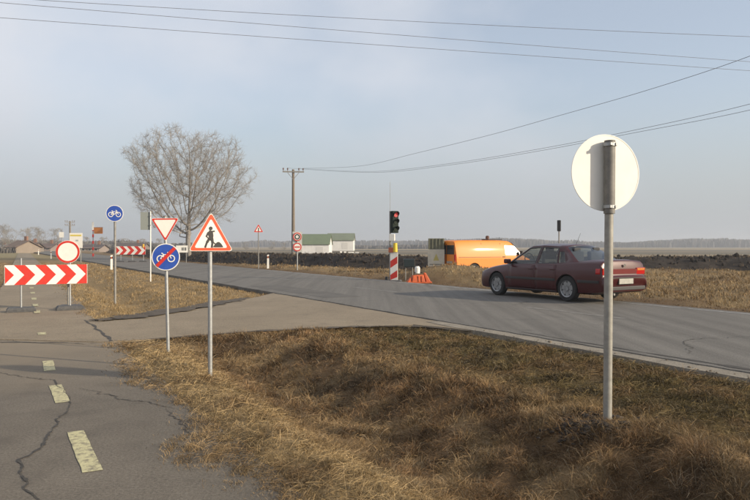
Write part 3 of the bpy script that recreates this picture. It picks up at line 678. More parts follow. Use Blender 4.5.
def round_sign(parent, rad, z, face, y=.05, ring=None, ring_in=.78, rim=None, back='alu'):
    m = TM(z)
    plate = MB().prism(circ(rad, 40), y - .014, y - .002, m).build('plate', back, parent)
    MB().prism(circ(rad * .985, 40), y - .002, y + .002, m).build('face', face, plate)
    if ring: MB().annulus(rad * ring_in, rad * .975, y + .001, y + .005, m, n=40).build('border', ring, plate)
    if rim: MB().annulus(rad * .93, rad * .985, y + .001, y + .004, m, n=40).build('rim', rim, plate)
    return plate
def bar2(b, p, q, w, h0, h1, m, mi=0):
    p, q = Vector(p), Vector(q); d = (q - p).normalized(); n = Vector((-d.y, d.x)) * w / 2
    b.prism([tuple(p - n), tuple(q - n), tuple(q + n), tuple(p + n)], h0, h1, m, mi)
def bicycle(parent, z, y, k, c=(0, 0), m='white'):
    b = MB(); t = TM(z); h0, h1 = y + .001, y + .0045
    cx, cz = c
    for sx in (-1, 1): b.annulus(.060 * k, .082 * k, h0, h1, t, (cx + sx * .115 * k, cz - .035 * k), 22)
    P = {'r': (-.115, -.035), 'b': (-.02, -.04), 's': (-.055, .055), 'h': (.075, .055), 'f': (.115, -.035), 'st': (-.065, .085), 'hb': (.065, .095), 'hh': (.03, .105), 's2': (-.095, .085)}
    P = {a: (cx + p[0] * k, cz + p[1] * k) for a, p in P.items()}
    for i, (a, c2) in enumerate([('r', 'b'), ('r', 's'), ('s', 'b'), ('s', 'h'), ('b', 'h'), ('h', 'f'), ('s', 'st'), ('st', 's2'), ('h', 'hb'), ('hb', 'hh')]):
        bar2(b, P[a], P[c2], .018 * k, h0, h1 + .0002 * i, t)
    return b.build('bicycle_symbol', m, parent)
def yaw_to(p, extra=0.0): return math.atan2(p.x, p.y) * -1.0 + extra      # turn a sign so that it faces the camera side
def clamp(parent, z, r, m='galv', y=0): MB().tube([(0, 0, z - .02), (0, 0, z + .02)], r * 1.25, 14).build('clamp', m, parent, smooth=True); 

# roadworks triangle
p = ground_at(210, 371); t = thing('roadworks_sign', (p.x, p.y, tz(p.x, p.y)), 'red bordered triangular roadworks sign with a digging man on a steel post', 'road sign', R(30))
K = p.y / F_PX
zc = CAM_H - (238.0 - HOR) * K - t.location.z
pole(t, zc + .10, .027)
pl = tri_sign(t, .555, zc, True, 'red_o', .05, .76)
b = MB(); m = TM(zc); h0, h1 = .051, .0545
b.prism(rounded([(.02, -.115), (.155, -.115), (.125, -.07), (.10, -.048), (.075, -.05), (.05, -.075)], .008), h0, h1, m)
b.prism(circ(.023, 16, (-.005, .118)), h0, h1 + .0003, m)
b.prism([(-.045, .06), (-.02, .095), (.018, .088), (.028, .03), (.022, -.015), (-.022, -.015), (-.03, .02)], h0, h1, m)
bar2(b, (-.02, -.005), (-.052, -.055), .030, h0, h1 + .0003, m); bar2(b, (-.05, -.048), (-.075, -.118), .022, h0, h1 + .0006, m)
bar2(b, (.012, -.005), (.018, -.06), .030, h0, h1 + .0009, m); bar2(b, (.018, -.05), (.008, -.118), .022, h0, h1 + .0012, m)
bar2(b, (-.035, .07), (-.06, .015), .018, h0, h1 + .0015, m); bar2(b, (.01, .08), (.045, .085), .016, h0, h1 + .0018, m); bar2(b, (-.06, .02), (.055, -.075), .010, h0, h1 + .0021, m)
b.build('digging_man_symbol', 'black', pl)
for dz in (-.10, .05): clamp(t, zc + dz, .027)

# yield + end of cycle path
p = ground_at(168, 352); t = thing('cycle_path_end_sign', (p.x, p.y, tz(p.x, p.y)), 'slim steel post with a small yield triangle above a crossed-out blue bicycle disc', 'road sign', R(3))
K = p.y / F_PX; t.rotation_euler = (R(-.5), R(-1.2), R(14))
zb = CAM_H - (257 - HOR) * K - t.location.z; zy = CAM_H - (226 - HOR) * K - t.location.z
pole(t, zy + .13, .024)
tri_sign(t, 27.0 * K, zy, False, 'red', .045, .80)
pl = round_sign(t, 13.6 * K, zb, 'blue', .045, rim='white')
bicycle(pl, zb, .047, 13.6 * K * 3.3)
b = MB(); rr = 13.6 * K * .93; bar2(b, (-rr * .70, -rr * .70), (rr * .70, rr * .70), rr * .26, .0525, .0545, TM(zb)); b.build('diagonal_bar', 'red', pl)
for z_ in (zb + .05, zb - .06, zy): clamp(t, z_, .024)

# cycle path sign
p = ground_at(115, 298); t = thing('cycle_path_sign', (p.x, p.y, tz(p.x, p.y)), 'round blue bicycle sign alone on a tall brown-grey post in the straw verge', 'road sign', R(12))
K = p.y / F_PX; zb = CAM_H - (213.5 - HOR) * K - t.location.z
pole(t, zb + .12, .033, 'galv_dull'); pl = round_sign(t, 8.3 * K, zb, 'blue', .055, rim='white'); bicycle(pl, zb, .057, 8.3 * K * 3.7)
clamp(t, zb, .033)

# sign seen from behind, right
p = Vector((2.075, 6.06, 0)); t = thing('sign_back', (p.x, p.y, tz(p.x, p.y)), 'blank cream back of a round sign on a grey post at the right', 'road sign', R(180) + R(-9))
K = p.y / F_PX; zc = CAM_H - (172 - HOR) * K - t.location.z
t.rotation_euler = (R(.4), R(-.6), R(195))
M['post_grey'] = mat('weathered_post', (.33, .32, .285), .6, .2, col2=(.25, .24, .215), scale=14)
pole(t, zc + .02, .038, 'post_grey')
pl = MB().prism(circ(.346, 56), .052, .056, TM(zc)).build('plate', 'alu', t)
MB().annulus(.338, .347, .050, .058, TM(zc), n=56).build('rim', 'alu', pl)
MB().prism(circ(.339, 56), .0565, .059, TM(zc)).build('face', 'white', pl)
sl = MB().tube([(0, .004, zc - .37), (0, .004, zc + .275)], .049, 18).build('sleeve', mat('dark_sleeve', (.15, .145, .135), .65, .2, col2=(.22, .21, .19), scale=12), t, smooth=True)
MB().tube([(0, .004, zc + .275), (0, .004, zc + .282)], .048, 18).build('cap', 'black', sl, smooth=True)
for z_ in (zc + .245, zc - .31):
    MB().tube([(0, .004, z_ - .014), (0, .004, z_ + .014)], .0575, 18).build('clamp', 'galv', t, smooth=True)
    for q in ((.025, .062, z_), (-.03, .058, z_)): MB().box(q, (.018, .018, .022)).build('clamp_bolt', 'galv', t)

# ------------------------------------------------------------------ chevron barriers
def chevron_board(parent, W, H, n, zb, y=.05, right=True):
    plate = MB().box((0, -y + .008, zb + H / 2), (W, .016, H)).build('board', 'white', parent)
    pw = W / n; sk = H * .46
    for k in range(-1, n + 1):
        x0 = -W / 2 + k * pw - .56 * pw; w = pw * .52
        P = [(x0, 0), (x0 + sk, H / 2), (x0, H), (x0 + w, H), (x0 + w + sk, H / 2), (x0 + w, 0)]
        # clip to the board
        def clip(poly, xl, keep_right):
            out = []
            for i in range(len(poly)):
                a, c = poly[i], poly[(i + 1) % len(poly)]; ia = (a[0] >= xl) == keep_right; ic = (c[0] >= xl) == keep_right
                if ia: out.append(a)
                if ia != ic: f = (xl - a[0]) / (c[0] - a[0]); out.append((xl, a[1] + (c[1] - a[1]) * f))
            return out
        lo = [(x0, 0), (x0 + sk, H / 2), (x0 + w + sk, H / 2), (x0 + w, 0)]; hi = [(x0 + sk, H / 2), (x0, H), (x0 + w, H), (x0 + w + sk, H / 2)]
        b = MB(); ok = False
        for q in (lo, hi):
            q = clip(clip(q, -W / 2 + .008, True), W / 2 - .008, False)
            if len(q) > 2: MB().prism([(x, z + zb) for x, z in q], y, y + .003).build('chevron_half', 'red', plate)
    return plate
def foot(b, x, y, L=.78, W=.40, H=.11, rot=0):
    m = Matrix.Rotation(rot, 3, 'Z')
    vs = []
    for kx, kz in ((1, 0), (1, .55), (.86, 1)):
        for sx, sy in ((-1, -1), (1, -1), (1, 1), (-1, 1)): vs.append(Vector((x, y, 0)) + m @ Vector((sx * L / 2 * kx, sy * W / 2 * kx, H * kz)))
    fs = [(0, 1, 2, 3), (8, 9, 10, 11)] + [(r * 4 + i, r * 4 + (i + 1) % 4, (r + 1) * 4 + (i + 1) % 4, (r + 1) * 4 + i) for r in range(2) for i in range(4)]
    return b.add(vs, fs)
pa, pb = ground_at(21, 312), ground_at(70, 310)
mid = (pa + pb) / 2; K = mid.y / F_PX; yaw = math.atan2(pb.y - pa.y, pb.x - pa.x)
t = thing('chevron_barrier', (mid.x, mid.y, 0.0), 'red and white chevron barrier board across the cycle path on two rubber feet', 'barrier', yaw)
wb = 74.5 * K; half = (pb - pa).length / 2
zb = CAM_H - (284.2 - HOR) * K; ht = 19.4 * K
bo = chevron_board(t, wb, ht, 4, zb, .045); bo.location.x = .02
for sx in (-1, 1):
    MB().tube([(sx * half, 0, .05), (sx * half, 0, zb + ht + (.16 if sx < 0 else .05))], .021, 10).build('post', 'galv', t, smooth=True)
    foot(MB(), sx * half, 0, .62, .38, .11).build('foot', 'base_grey', t, bevel=.012)
# no-entry-for-vehicles disc behind its right end
t = thing('closed_road_sign', (pb.x - .11, pb.y + .14, 0.0), 'round white sign with red ring standing behind the near chevron barrier', 'road sign', R(16))
zc = CAM_H - (252 - HOR) * K
MB().tube([(0, 0, .02), (0, 0, zc + .08)], .022, 10).build('post', 'galv_dull', t, smooth=True)
round_sign(t, 11.6 * K, zc, 'white', .04, ring='red', ring_in=.80)
foot(MB(), .0, .28, .5, .35, .09).build('foot', 'base_grey', t, bevel=.012)
# far barrier
p = at(131, 250, 62.0); gz = ROAD_Z; K = 62 / F_PX
t = thing('far_chevron_barrier', (p.x, p.y, gz), 'distant red and white chevron barrier board standing on the road', 'barrier', R(2))
chevron_board(t, 29 * K, 8.2 * K, 4, CAM_H - (254.5 - HOR) * K - gz, .05)
for sx in (-.72, 0.1, .88):
    MB().tube([(sx * 14 * K, 0, .03), (sx * 14 * K, 0, CAM_H - (246 - HOR) * K - gz)], .03, 8).build('post', 'galv', t, smooth=True)
    foot(MB(), sx * 14 * K, 0, .7, .4, .12).build('foot', 'base_grey', t)
b = MB(); b.tube([(.88 * 14 * K, -.02, 1.3), (.88 * 14 * K, -.02, 1.62)], .09, 12); b.build('warning_lamp', mat('amber_lamp', (.75, .42, .05), .3), t, smooth=True)

# ------------------------------------------------------------------ other signs and posts
# grey sign back on white pole, left of the yield sign
p = ground_at(150.5, 281); t = thing('white_pole_sign', (p.x, p.y, tz(p.x, p.y)), 'thin white pole with a grey square sign back at its top', 'road sign', R(20))
K = p.y / F_PX; ht = (281 - 211) * K; pole(t, ht, .026, 'alu', cap=False)
pl = MB().box((-.20, .05, ht - .42), (.42, .012, .78)).build('plate', mat('sign_back_grey', (.20, .22, .21), .6), t); clamp(t, ht - .2, .035); clamp(t, ht - .6, .035)
# triangular warning sign far side
p = ground_at(258.5, 268.5, 0); t = thing('warning_sign', (p.x, p.y, tz(p.x, p.y)), 'small red and white triangular warning sign on a thin post right of the bare tree', 'road sign', R(10))
K = p.y / F_PX; zc = CAM_H - (229.5 - HOR) * K - t.location.z; pole(t, zc + .1, .035, 'galv_dull', cap=False); pl = tri_sign(t, 9.5 * K, zc, True, 'red', .05, .62)
MB().prism([(-.03, -.12), (.03, -.12), (.03, .12), (-.03, .12)], .051, .056, TM(zc)).build('symbol', 'black', pl)
# two round signs on one post by the utility pole
p = ground_at(297.3, 270.5, 0); t = thing('speed_limit_signs', (p.x, p.y, tz(p.x, p.y)), 'two round red ringed white signs one above the other beside the utility pole', 'road sign', R(5))
K = p.y / F_PX; z1 = CAM_H - (236.8 - HOR) * K - t.location.z; z2 = CAM_H - (247.0 - HOR) * K - t.location.z
pole(t, z1 + .2, .035, 'galv', cap=False)
for z_, s_ in ((z1, 'ring'), (z2, 'bar')):
    pl = round_sign(t, 4.4 * K, z_, 'white', .05, ring='red', ring_in=.74)
    if s_ == 'bar': MB().box((0, -.056, z_), (5.6 * K, .006, 1.2 * K)).build('bar_symbol', 'red', pl)
    else: MB().annulus(.10, .17, .053, .057, TM(z_), n=20).build('numeral', 'black', pl)
MB().box((0, .03, (z1 + z2) / 2), (9.4 * K, .01, 20.5 * K)).build('backing_plate', mat('backing', (.50, .50, .47), .6), t)
# place-name board behind the blue disc
p = at(182, 250, 58); t = thing('place_board', (p.x, p.y, tz(p.x, p.y)), 'white rectangular board with dark lettering in front of the bare tree trunk', 'road sign', R(8))
K = 58 / F_PX; zc = 1.55 - (249 - HOR) * K - t.location.z
for sx in (-.35, .35): MB().tube([(sx, 0, -.2), (sx, 0, zc + .3)], .03, 8).build('post', 'galv_dull', t)
bd = MB().box((0, -.05, zc), (11.5 * K, .015, 7 * K)).build('board', 'white', t)
for i, (dx, w) in enumerate(((-.10, .05), (.0, .07), (.12, .05), (.22, .07))): MB().box((dx + .1, -.061, zc), (w, .008, .26)).build('lettering', 'black', bd)
# delineator posts
def delineator(u, v, h, label, zg=None):
    p = ground_at(u, v); z = tz(p.x, p.y); t = thing('delineator_post', (p.x, p.y, z), label, 'delineator', yaw_to(p), 'white delineator posts along the road')
    P = [(-.07, 0), (.07, 0), (.07, h * .96), (.05, h), (-.06, h * .97)]
    o = MB().prism(P, -.05, .05).build('body', 'white', t)
    MB().prism([(-.072, h * .74), (.072, h * .74), (.072, h * .90), (-.072, h * .86)], -.052, .052).build('black_band', 'black', t)
    MB().box((0, -.056, h * .81), (.05, .006, .12)).build('reflector', mat('reflector', (.6, .12, .03), .3), t)
    return t
delineator(111.5, 270, .95, 'white delineator post just left of the blue bicycle sign post')
delineator(268, 268.5, .95, 'white delineator post beyond the road between bare tree and utility pole')
delineator(51, 258.5, .95, 'small distant white delineator post left of the round red ringed sign')
delineator(38.5, 254.5, .95, 'tiny white delineator post above the left half of the chevron barrier')

# roadside boards far left
def board_sign(u, vb, vt, d, w_px, h_px, m, label, posts=(-.35, .35), name='information_board', extra=None):
    K = d / F_PX; x = (u - 375) * K; z0 = tz(x, d); t = thing(name, (x, d, z0), label, 'sign', R(6))
    zt = CAM_H - (vt - HOR) * K - z0; h = h_px * K; w = w_px * K
    for sx in posts: MB().tube([(sx * w, .05, -.2), (sx * w, .05, zt)], .05, 8).build('post', 'galv_dull', t)
    bd = MB().box((0, -.02, zt - h / 2), (w, .05, h)).build('board', m, t); return t, bd, zt, h, w
t_, bd, zt, h, w = board_sign(76, 258, 233, 60, 12.5, 15, 'white', 'white information board with a yellow heading right of the dark far pole')
MB().box((0, -.05, zt - h * .16), (w * .86, .01, h * .10)).build('heading', mat('yellow_print', (.62, .5, .08), .6), bd); MB().box((.1, -.05, zt - h * .5), (w * .2, .01, h * .10)).build('print', mat('grey_print', (.4, .4, .4), .6), bd)
board_sign(61.5, 256, 232, 90, 4.5, 5.5, 'white', 'small white square sign high on a post left of the white board', (0,))
t_, bd, zt, h, w = board_sign(93.0, 257, 222, 80, 1.8, 8, 'white', 'white mast carrying a small orange flag panel', (0,), 'flag_mast')
K = 80 / F_PX; MB().box((5.2 * K, 0, zt - 8.4 * K), (8.5 * K, .04, 6.6 * K)).build('orange_panel', mat('orange_panel', (.55, .2, .05), .6), t_)
MB().tube([(0, 0, zt - 5.4 * K), (9.6 * K, 0, zt - 5.4 * K)], .03, 6).build('arm', 'galv', t_)
for q in range(5): MB().box((0, .05, .5 + q * .75), (.16, .16, .35)).build('red_band', 'red', t_)

# ------------------------------------------------------------------ utility poles and wires
def utility_pole(u, v_top, d, label, rz=0.0, r=.14, arms=1):
    K = d / F_PX; x = (u - 375) * K; z0 = tz(x, d); t = thing('utility_pole', (x, d, z0), label, 'utility pole', rz)
    h = CAM_H - (v_top - HOR) * K - z0
    MB().tube([(0, 0, -.5), (0, 0, h)], [r * 1.25, r * .78], 12).build('post', 'wood', t, smooth=True)
    for a in range(arms):
        z = h - .22 - a * .7; b = MB().box((0, -.14, z), (1.9, .10, .12)); b.build('crossarm', 'galv_dull', t)
        for sx in (-.88, -.5, .5, .88):
            b = MB(); b.tube([(sx, -.14, z + .06), (sx, -.14, z + .16), (sx, -.14, z + .2), (sx, -.14, z + .3), (sx, -.14, z + .34)], [.025, .025, .075, .065, .03], 10); b.build('insulator', 'ceram', t, smooth=True)
    b = MB(); b.tube([(-.5, -.1, h - .3), (0, -.1, h - .9)], .025, 6); b.tube([(.5, -.1, h - .3), (0, -.1, h - .9)], .025, 6); b.build('brace', 'galv_dull', t)
    return t, h
upole, uph = utility_pole(293.3, 169.5, 61.0, 'tall wooden utility pole with a crossarm right of the bare tree', R(8))
utility_pole(70, 221, 140.0, 'distant dark utility pole above the white board', R(20), .2, 2)
def wire(name, pts, label, r=.010, group=None):
    """smooth line through 3-D points"""
    P = [Vector(p) for p in pts]; out = []
    for i in range(len(P) - 1):
        p0, p1, p2, p3 = P[max(i - 1, 0)], P[i], P[i + 1], P[min(i + 2, len(P) - 1)]
        for k in range(12):
            t = k / 12; out.append(.5 * ((2 * p1) + (p2 - p0) * t + (2 * p0 - 5 * p1 + 4 * p2 - p3) * t * t + (3 * p1 - p0 - 3 * p2 + p3) * t ** 3))
    out.append(P[-1]); o = MB().tube(out, r, 6).build(name, 'wire', smooth=True); tag(o, label, 'wire', group); return o
def sag_wire(a, b, sag, label, r=.012):
    a, b = Vector(a), Vector(b); wire('overhead_wire', [a.lerp(b, k / 8) - Vector((0, 0, sag * 4 * (k / 8) * (1 - k / 8))) for k in range(9)], label, r, 'overhead wires')
def across(v0, v1, vm, zl_, label):
    d0 = F_PX * (zl_ - CAM_H) / (HOR - v0); d1 = F_PX * (zl_ - CAM_H) / (HOR - v1); a = at(0, v0, d0); b = at(750, v1, d1)
    mid = (a + b) / 2; um = 375 + F_PX * mid.x / mid.y; zm = CAM_H + (HOR - vm) / F_PX * mid.y; sg = (a.z + b.z) / 2 - zm
    # extend the same parabola beyond both sides
    pts = []
    for k in np.linspace(-.5, 1.5, 21):
        q = a.lerp(b, k); q.z -= sg * 4 * k * (1 - k); pts.append(q)
    wire('overhead_wire', pts, label, .0055, 'overhead wires')
across(-2, 37, 21.5, 7.6, 'topmost of the three nearly parallel overhead wires crossing the sky')
across(3, 62, 37.5, 7.3, 'middle one of the three nearly parallel overhead wires crossing the sky')
across(18, 71, 48.5, 7.0, 'lowest of the three nearly parallel overhead wires crossing the sky')
def pole_wire(offs, uv, d_end, label):
    base = upole.matrix_world if False else Matrix.Translation(upole.location) @ Matrix.Rotation(upole.rotation_euler.z, 4, 'Z')
    a = base @ Vector((offs, -.14, uph + .10)); n = len(uv); pts = [a]
    x_end = (uv[-1][0] - 375) / F_PX * d_end; dirn = Vector((x_end - a.x, d_end - a.y))
    for u, v in uv:
        # intersect the vertical plane of the wire with the sight line
        k = (u - 375) / F_PX; lam = (k * a.y - a.x) / (dirn.x - k * dirn.y); d = a.y + lam * dirn.y; pts.append(at(u, v, d))
    e = pts[-1] + (pts[-1] - pts[-2]); e.z += .35; pts.append(e); wire('overhead_wire', pts, label, .009, 'overhead wires')
pole_wire(.88, [(360, 166), (417, 153), (490, 135), (558, 116), (648, 90), (750, 56)], 23, 'steeply rising wire from the utility pole to the upper right')
pole_wire(.5, [(372, 171.5), (450, 163.5), (539, 149), (628, 131.5), (750, 104)], 26, 'upper of the two close wires passing behind the round sign back')
pole_wire(-.5, [(372, 172.5), (450, 165), (539, 151), (628, 134), (750, 110)], 27, 'lower of the two close wires passing behind the round sign back')

# ------------------------------------------------------------------ temporary traffic light
p = ground_at(392, 281, .03); g0 = tz(p.x, p.y); K = p.y / F_PX
M['housing'] = mat('signal_housing', (.010, .018, .014), .7, spec=.2); M['lens_red'] = mat('red_lens_lit', (.30, .008, .012), .3, emit=((1, .02, .03), .16))
M['lens_dark'] = mat('unlit_lens', (.012, .02, .014), .6, spec=.15); M['yellow'] = mat('yellow_plastic', (.70, .50, .03), .5)
t = thing('temporary_traffic_light', (p.x, p.y, g0), 'portable traffic light with its red lamp on and a striped beacon board below', 'traffic light', R(-14))
def zpx(v): return CAM_H - (v - HOR) * K - g0
MB().tube([(-.09, .03, -.05), (-.09, .03, zpx(211))], .035, 10).build('post', 'galv_dull', t, smooth=True)
MB().tube([(-.09, .03, zpx(211)), (-.09, .03, zpx(182))], .011, 6).build('antenna', 'galv', t)
hh = zpx(211) - zpx(233)
hd = MB().box((.08, -.06, zpx(222)), (.30, .20, hh)).build('signal_head', 'housing', t, bevel=.02)
for i, (vz, lm) in enumerate(((214.8, 'lens_red'), (222, 'lens_dark'), (229.2, 'lens_dark'))):
    z = zpx(vz); MB().prism(circ(.105, 24, (.08, 0)), .16, .175, TM(z)).build('lens', lm, hd)
    b = MB(); n = 14; vs = []
    for r_, y0, in ((.118, -.16), (.124, -.34)):
        for k in range(n + 1): th = R(-25) + R(230) * k / n; vs.append((.08 + r_ * math.cos(th), y0 + (0 if y0 > -.2 else .10 * (1 - math.sin(th))), z + r_ * math.sin(th)))
    b.add(vs, [(k, k + 1, n + 2 + k, n + 1 + k) for k in range(n)]); b.build('visor', 'housing', hd, smooth=True)
hd.rotation_euler.z = R(46); hd.location = (.0, .02, 0)
MB().box((.02, -.07, zpx(237.5)), (.24, .12, 7 * K)).build('control_box', 'white', t, bevel=.015)
b = MB(); b.tube([(.16, -.08, zpx(252)), (.16, -.08, zpx(243))], [.10, .085], 12); b.build('amber_lamp', 'yellow', t, smooth=True)
MB().box((-.02, -.08, zpx(250)), (.22, .1, 5 * K)).build('battery_clip', mat('orange_clip', (.5, .13, .05), .6), t, bevel=.02)
W = 7.6 * K; z0, z1 = zpx(280), zpx(252.5); bd = MB().box((.10, -.06, (z0 + z1) / 2), (W, .05, z1 - z0)).build('beacon_board', 'white', t)
nst = 2; seg = (z1 - z0) / nst
for i in range(nst):
    zz = z0 + i * seg; q = seg * .5; xl, xr = .10 - W / 2 + .01, .10 + W / 2 - .01
    P = [(xl, zz - q * .25), (xr, zz + q * .45), (xr, zz + q * 1.45), (xl, zz + q * .75)]
    P = [(x, min(max(z, z0 + .005), z1 - .005)) for x, z in P]; MB().prism(P, .086, .089).build('stripe', 'red', bd)
b = MB(); b.tube([(-.30, .1, .13), (-.22, .1, .13)], .13, 16); b.build('wheel', 'rubber', t, smooth=True)
foot(MB(), .0, .1, .8, .42, .12).build('foot', 'base_grey', t)

# orange stand with canister, dark box beside it
p = ground_at(419, 282.3, .03); g0 = tz(p.x, p.y); K = p.y / F_PX
M['trim_dark'] = mat('dark_plastic', (.03, .03, .03), .6)
M['orange'] = mat('orange_plastic', (.58, .105, .018), .6, col2=(.40, .07, .018), scale=5)
t = thing('orange_road_stand', (p.x, p.y, g0), 'low orange plastic stand with a white canister on top beside the traffic light', 'road stand', R(8))
hK = 11.0 * K; t.scale = (.84, .84, 1.0)
def hump(name, x0, x1, t0, t1, h0_, h1_, d0, d1):
    MB().add([(x0, -d0, .05), (x1, -d0, .05), (x1, d0, .05), (x0, d0, .05), (t0, -d1, h0_), (t1, -d1, h1_), (t1, d1, h1_), (t0, d1, h0_)], [(0, 1, 2, 3), (4, 5, 6, 7), (0, 1, 5, 4), (1, 2, 6, 5), (2, 3, 7, 6), (3, 0, 4, 7)]).build(name, 'orange', t, bevel=.03)
hump('body', -.40, .26, -.33, .20, hK * .74, hK * .80, .26, .16)
hump('side_wing', -.62, -.42, -.50, -.41, hK * .42, hK * .60, .22, .12)
hump('sloping_leg', .34, .58, .22, .33, hK * .95, hK * .98, .14, .07)
MB().box((-.06, -.235, hK * .42), (.05, .03, hK * .55), mtx=Matrix.Rotation(R(-15), 3, 'X')).build('rib', 'orange', t, bevel=.01)
MB().box((.10, -.235, hK * .42), (.05, .03, hK * .55), mtx=Matrix.Rotation(R(-15), 3, 'X')).build('rib', 'orange', t, bevel=.01)
MB().tube([(-.25, -.05, hK * .7), (-.25, -.05, hK * .98), (.15, -.05, hK * 1.0)], .025, 8).build('carry_handle', 'trim_dark', t)
MB().box((.0, 0, .04), (1.2, .5, .07)).build('base', 'orange', t, bevel=.02)
b = MB(); b.tube([(-.08, 0, 10 * K), (-.08, 0, 15.5 * K), (-.08, 0, 17.0 * K)], [.13, .13, .08], 14); b.build('canister', 'white', t, smooth=True)
p2 = at(409, 263, p.y + 1.2); g1 = tz(p2.x, p2.y); K = p2.y / F_PX
t = thing('dark_signal_box', (p2.x, p2.y, g1), 'small dark box on a thin leg left of the white canister', 'box', R(6))
MB().box((0, 0, CAM_H - (263 - HOR) * K - g1), (11 * K, .25, 8 * K)).build('case', mat('dark_case', (.01, .018, .02), .35), t, bevel=.02)
for sx in (-.15, .15): MB().tube([(sx, 0, -.1), (sx, 0, CAM_H - (266 - HOR) * K - g1)], .02, 8).build('leg', 'galv_dull', t)
# slim post with a black head beyond the car roof
p3 = at(559, 240, 43); g1 = tz(p3.x, p3.y); K = 43 / F_PX; t = thing('black_headed_post', (p3.x, p3.y, g1), 'thin post with a narrow black head showing above the car roof', 'post', R(70))
MB().tube([(0, 0, -.1), (0, 0, CAM_H - (231 - HOR) * K - g1)], .04, 8).build('post', 'galv_dull', t)
MB().box((0, 0, CAM_H - (225.7 - HOR) * K - g1), (.26, .22, 11 * K)).build('head', 'black', t, bevel=.03)

# crate stack left of the van
d = 37.5; K = d / F_PX; x = (436.3 - 375) * K; g1 = tz(x, d)
t = thing('site_cabinet', (x, d, g1), 'tall pale cabinet with dark ribbed upper half left of the orange van', 'cabinet', R(-6))
zt, zm_ = CAM_H - (238.5 - HOR) * K - g1, CAM_H - (249.3 - HOR) * K - g1; w = 16.5 * K
MB().box((0, 0, zm_ / 2), (w, .7, zm_)).build('lower_case', mat('pale_cabinet', (.58, .54, .44), .7, col2=(.48, .45, .38), scale=4), t, bevel=.015)
MB().box((.0, 0, (zt + zm_) / 2 + .004), (w * .96, .66, zt - zm_)).build('upper_case', mat('dark_cabinet', (.10, .105, .075), .7, col2=(.15, .15, .1), scale=5), t, bevel=.015)
for q in range(5): MB().box((-w * .42 + q * w * .21, -.345, (zt + zm_) / 2), (.045, .05, (zt - zm_) * .94)).build('rib', mat('rib_green', (.19, .19, .13), .7), t)
MB().prism(rounded([(-.16, zm_ * .52), (.16, zm_ * .52), (0, zm_ * .82)], .02), .351, .356).build('warning_mark', mat('faded_yellow', (.46, .39, .13), .7), t)
MB().box((0, -.352, zm_ * .36), (w * .8, .006, .03)).build('door_seam', 'black', t)

# ------------------------------------------------------------------ maroon saloon car
def paint(name, c, rough=.32, metal=.25, coat=.6):
    m = mat(name, c, rough, metal, spec=.5, coat=coat); m.node_tree.nodes['Principled BSDF'].inputs['Coat Roughness'].default_value = .08; return m
def glass(name, tintc=(.55, .62, .60), a=.55):
    m = bpy.data.materials.new(name); m.use_nodes = True; n, l = m.node_tree.nodes, m.node_tree.links; n.remove(n['Principled BSDF'])
    tr_ = n.new('ShaderNodeBsdfTransparent'); tr_.inputs[0].default_value = (*tintc, 1); gl = n.new('ShaderNodeBsdfGlossy'); gl.inputs['Roughness'].default_value = .04
    lw = n.new('ShaderNodeLayerWeight'); lw.inputs['Blend'].default_value = .5; fr = n.new('ShaderNodeMath'); fr.operation = 'POWER'; fr.inputs[1].default_value = 3.0; l.new(lw.outputs['Facing'], fr.inputs[0]); mp_ = n.new('ShaderNodeMapRange'); mp_.inputs['To Min'].default_value = .06; mp_.inputs['To Max'].default_value = .95
    ms = n.new('ShaderNodeMixShader'); l.new(fr.outputs[0], mp_.inputs['Value']); l.new(mp_.outputs[0], ms.inputs[0]); l.new(tr_.outputs[0], ms.inputs[1]); l.new(gl.outputs[0], ms.inputs[2]); l.new(ms.outputs[0], n['Material Output'].inputs[0]); return m
M['maroon'] = paint('maroon_paint', (.050, .0035, .005), .34, .08, .26); M['trim'] = mat('dark_trim', (.03, .028, .028), .6); M['car_glass'] = glass('car_glass', (.68, .73, .71))
M['tyre'] = mat('tyre', (.018, .018, .018), .85); M['rim'] = mat('alloy', (.30, .305, .31), .4, .7); M['tail'] = mat('tail_light', (.42, .012, .01), .2); M['amber'] = mat('amber_lens', (.55, .2, .05), .25)
M['plate'] = mat('number_plate', (.40, .39, .34), .6, col2=(.30, .29, .26), scale=9); M['interior'] = mat('interior_cloth', (.05, .05, .052), .9); M['chrome'] = mat('chrome', (.6, .6, .6), .15, 1.0)
def interp(x, xs, ys): return float(np.interp(x, xs, ys))
def lower_body(stations, n_extra=1):
    """closed loft; stations: x, half width, z bottom, z shoulder, z top centre, crown inset"""
    b = MB(); rings = []
    for (x, w, zb, zs, zt, ins) in stations:
        zmid = zb + (zs - zb) * .45
        half = [(0, zb), (w * .80, zb), (w * .945, zb + .03), (w * .985, zb + (zs - zb) * .22), (w, zmid), (w * .992, zb + (zs - zb) * .72), (w * .965, zs - .035), (w * .93, zs - .006), (w * (.93 - ins), zs + (zt - zs) * .5), (w * .45, zt - .006), (0, zt)]
        ring = [(x, y, z) for y, z in half] + [(x, -y, z) for y, z in half[-2:0:-1]]; rings.append(ring)
    n = len(rings[0]); vs = [p for r in rings for p in r]
    fs = [(i * n + k, i * n + (k + 1) % n, (i + 1) * n + (k + 1) % n, (i + 1) * n + k) for i in range(len(rings) - 1) for k in range(n)]
    fs += [tuple(range(n))[::-1], tuple(range((len(rings) - 1) * n, len(rings) * n))]
    b.add(vs, fs); return b
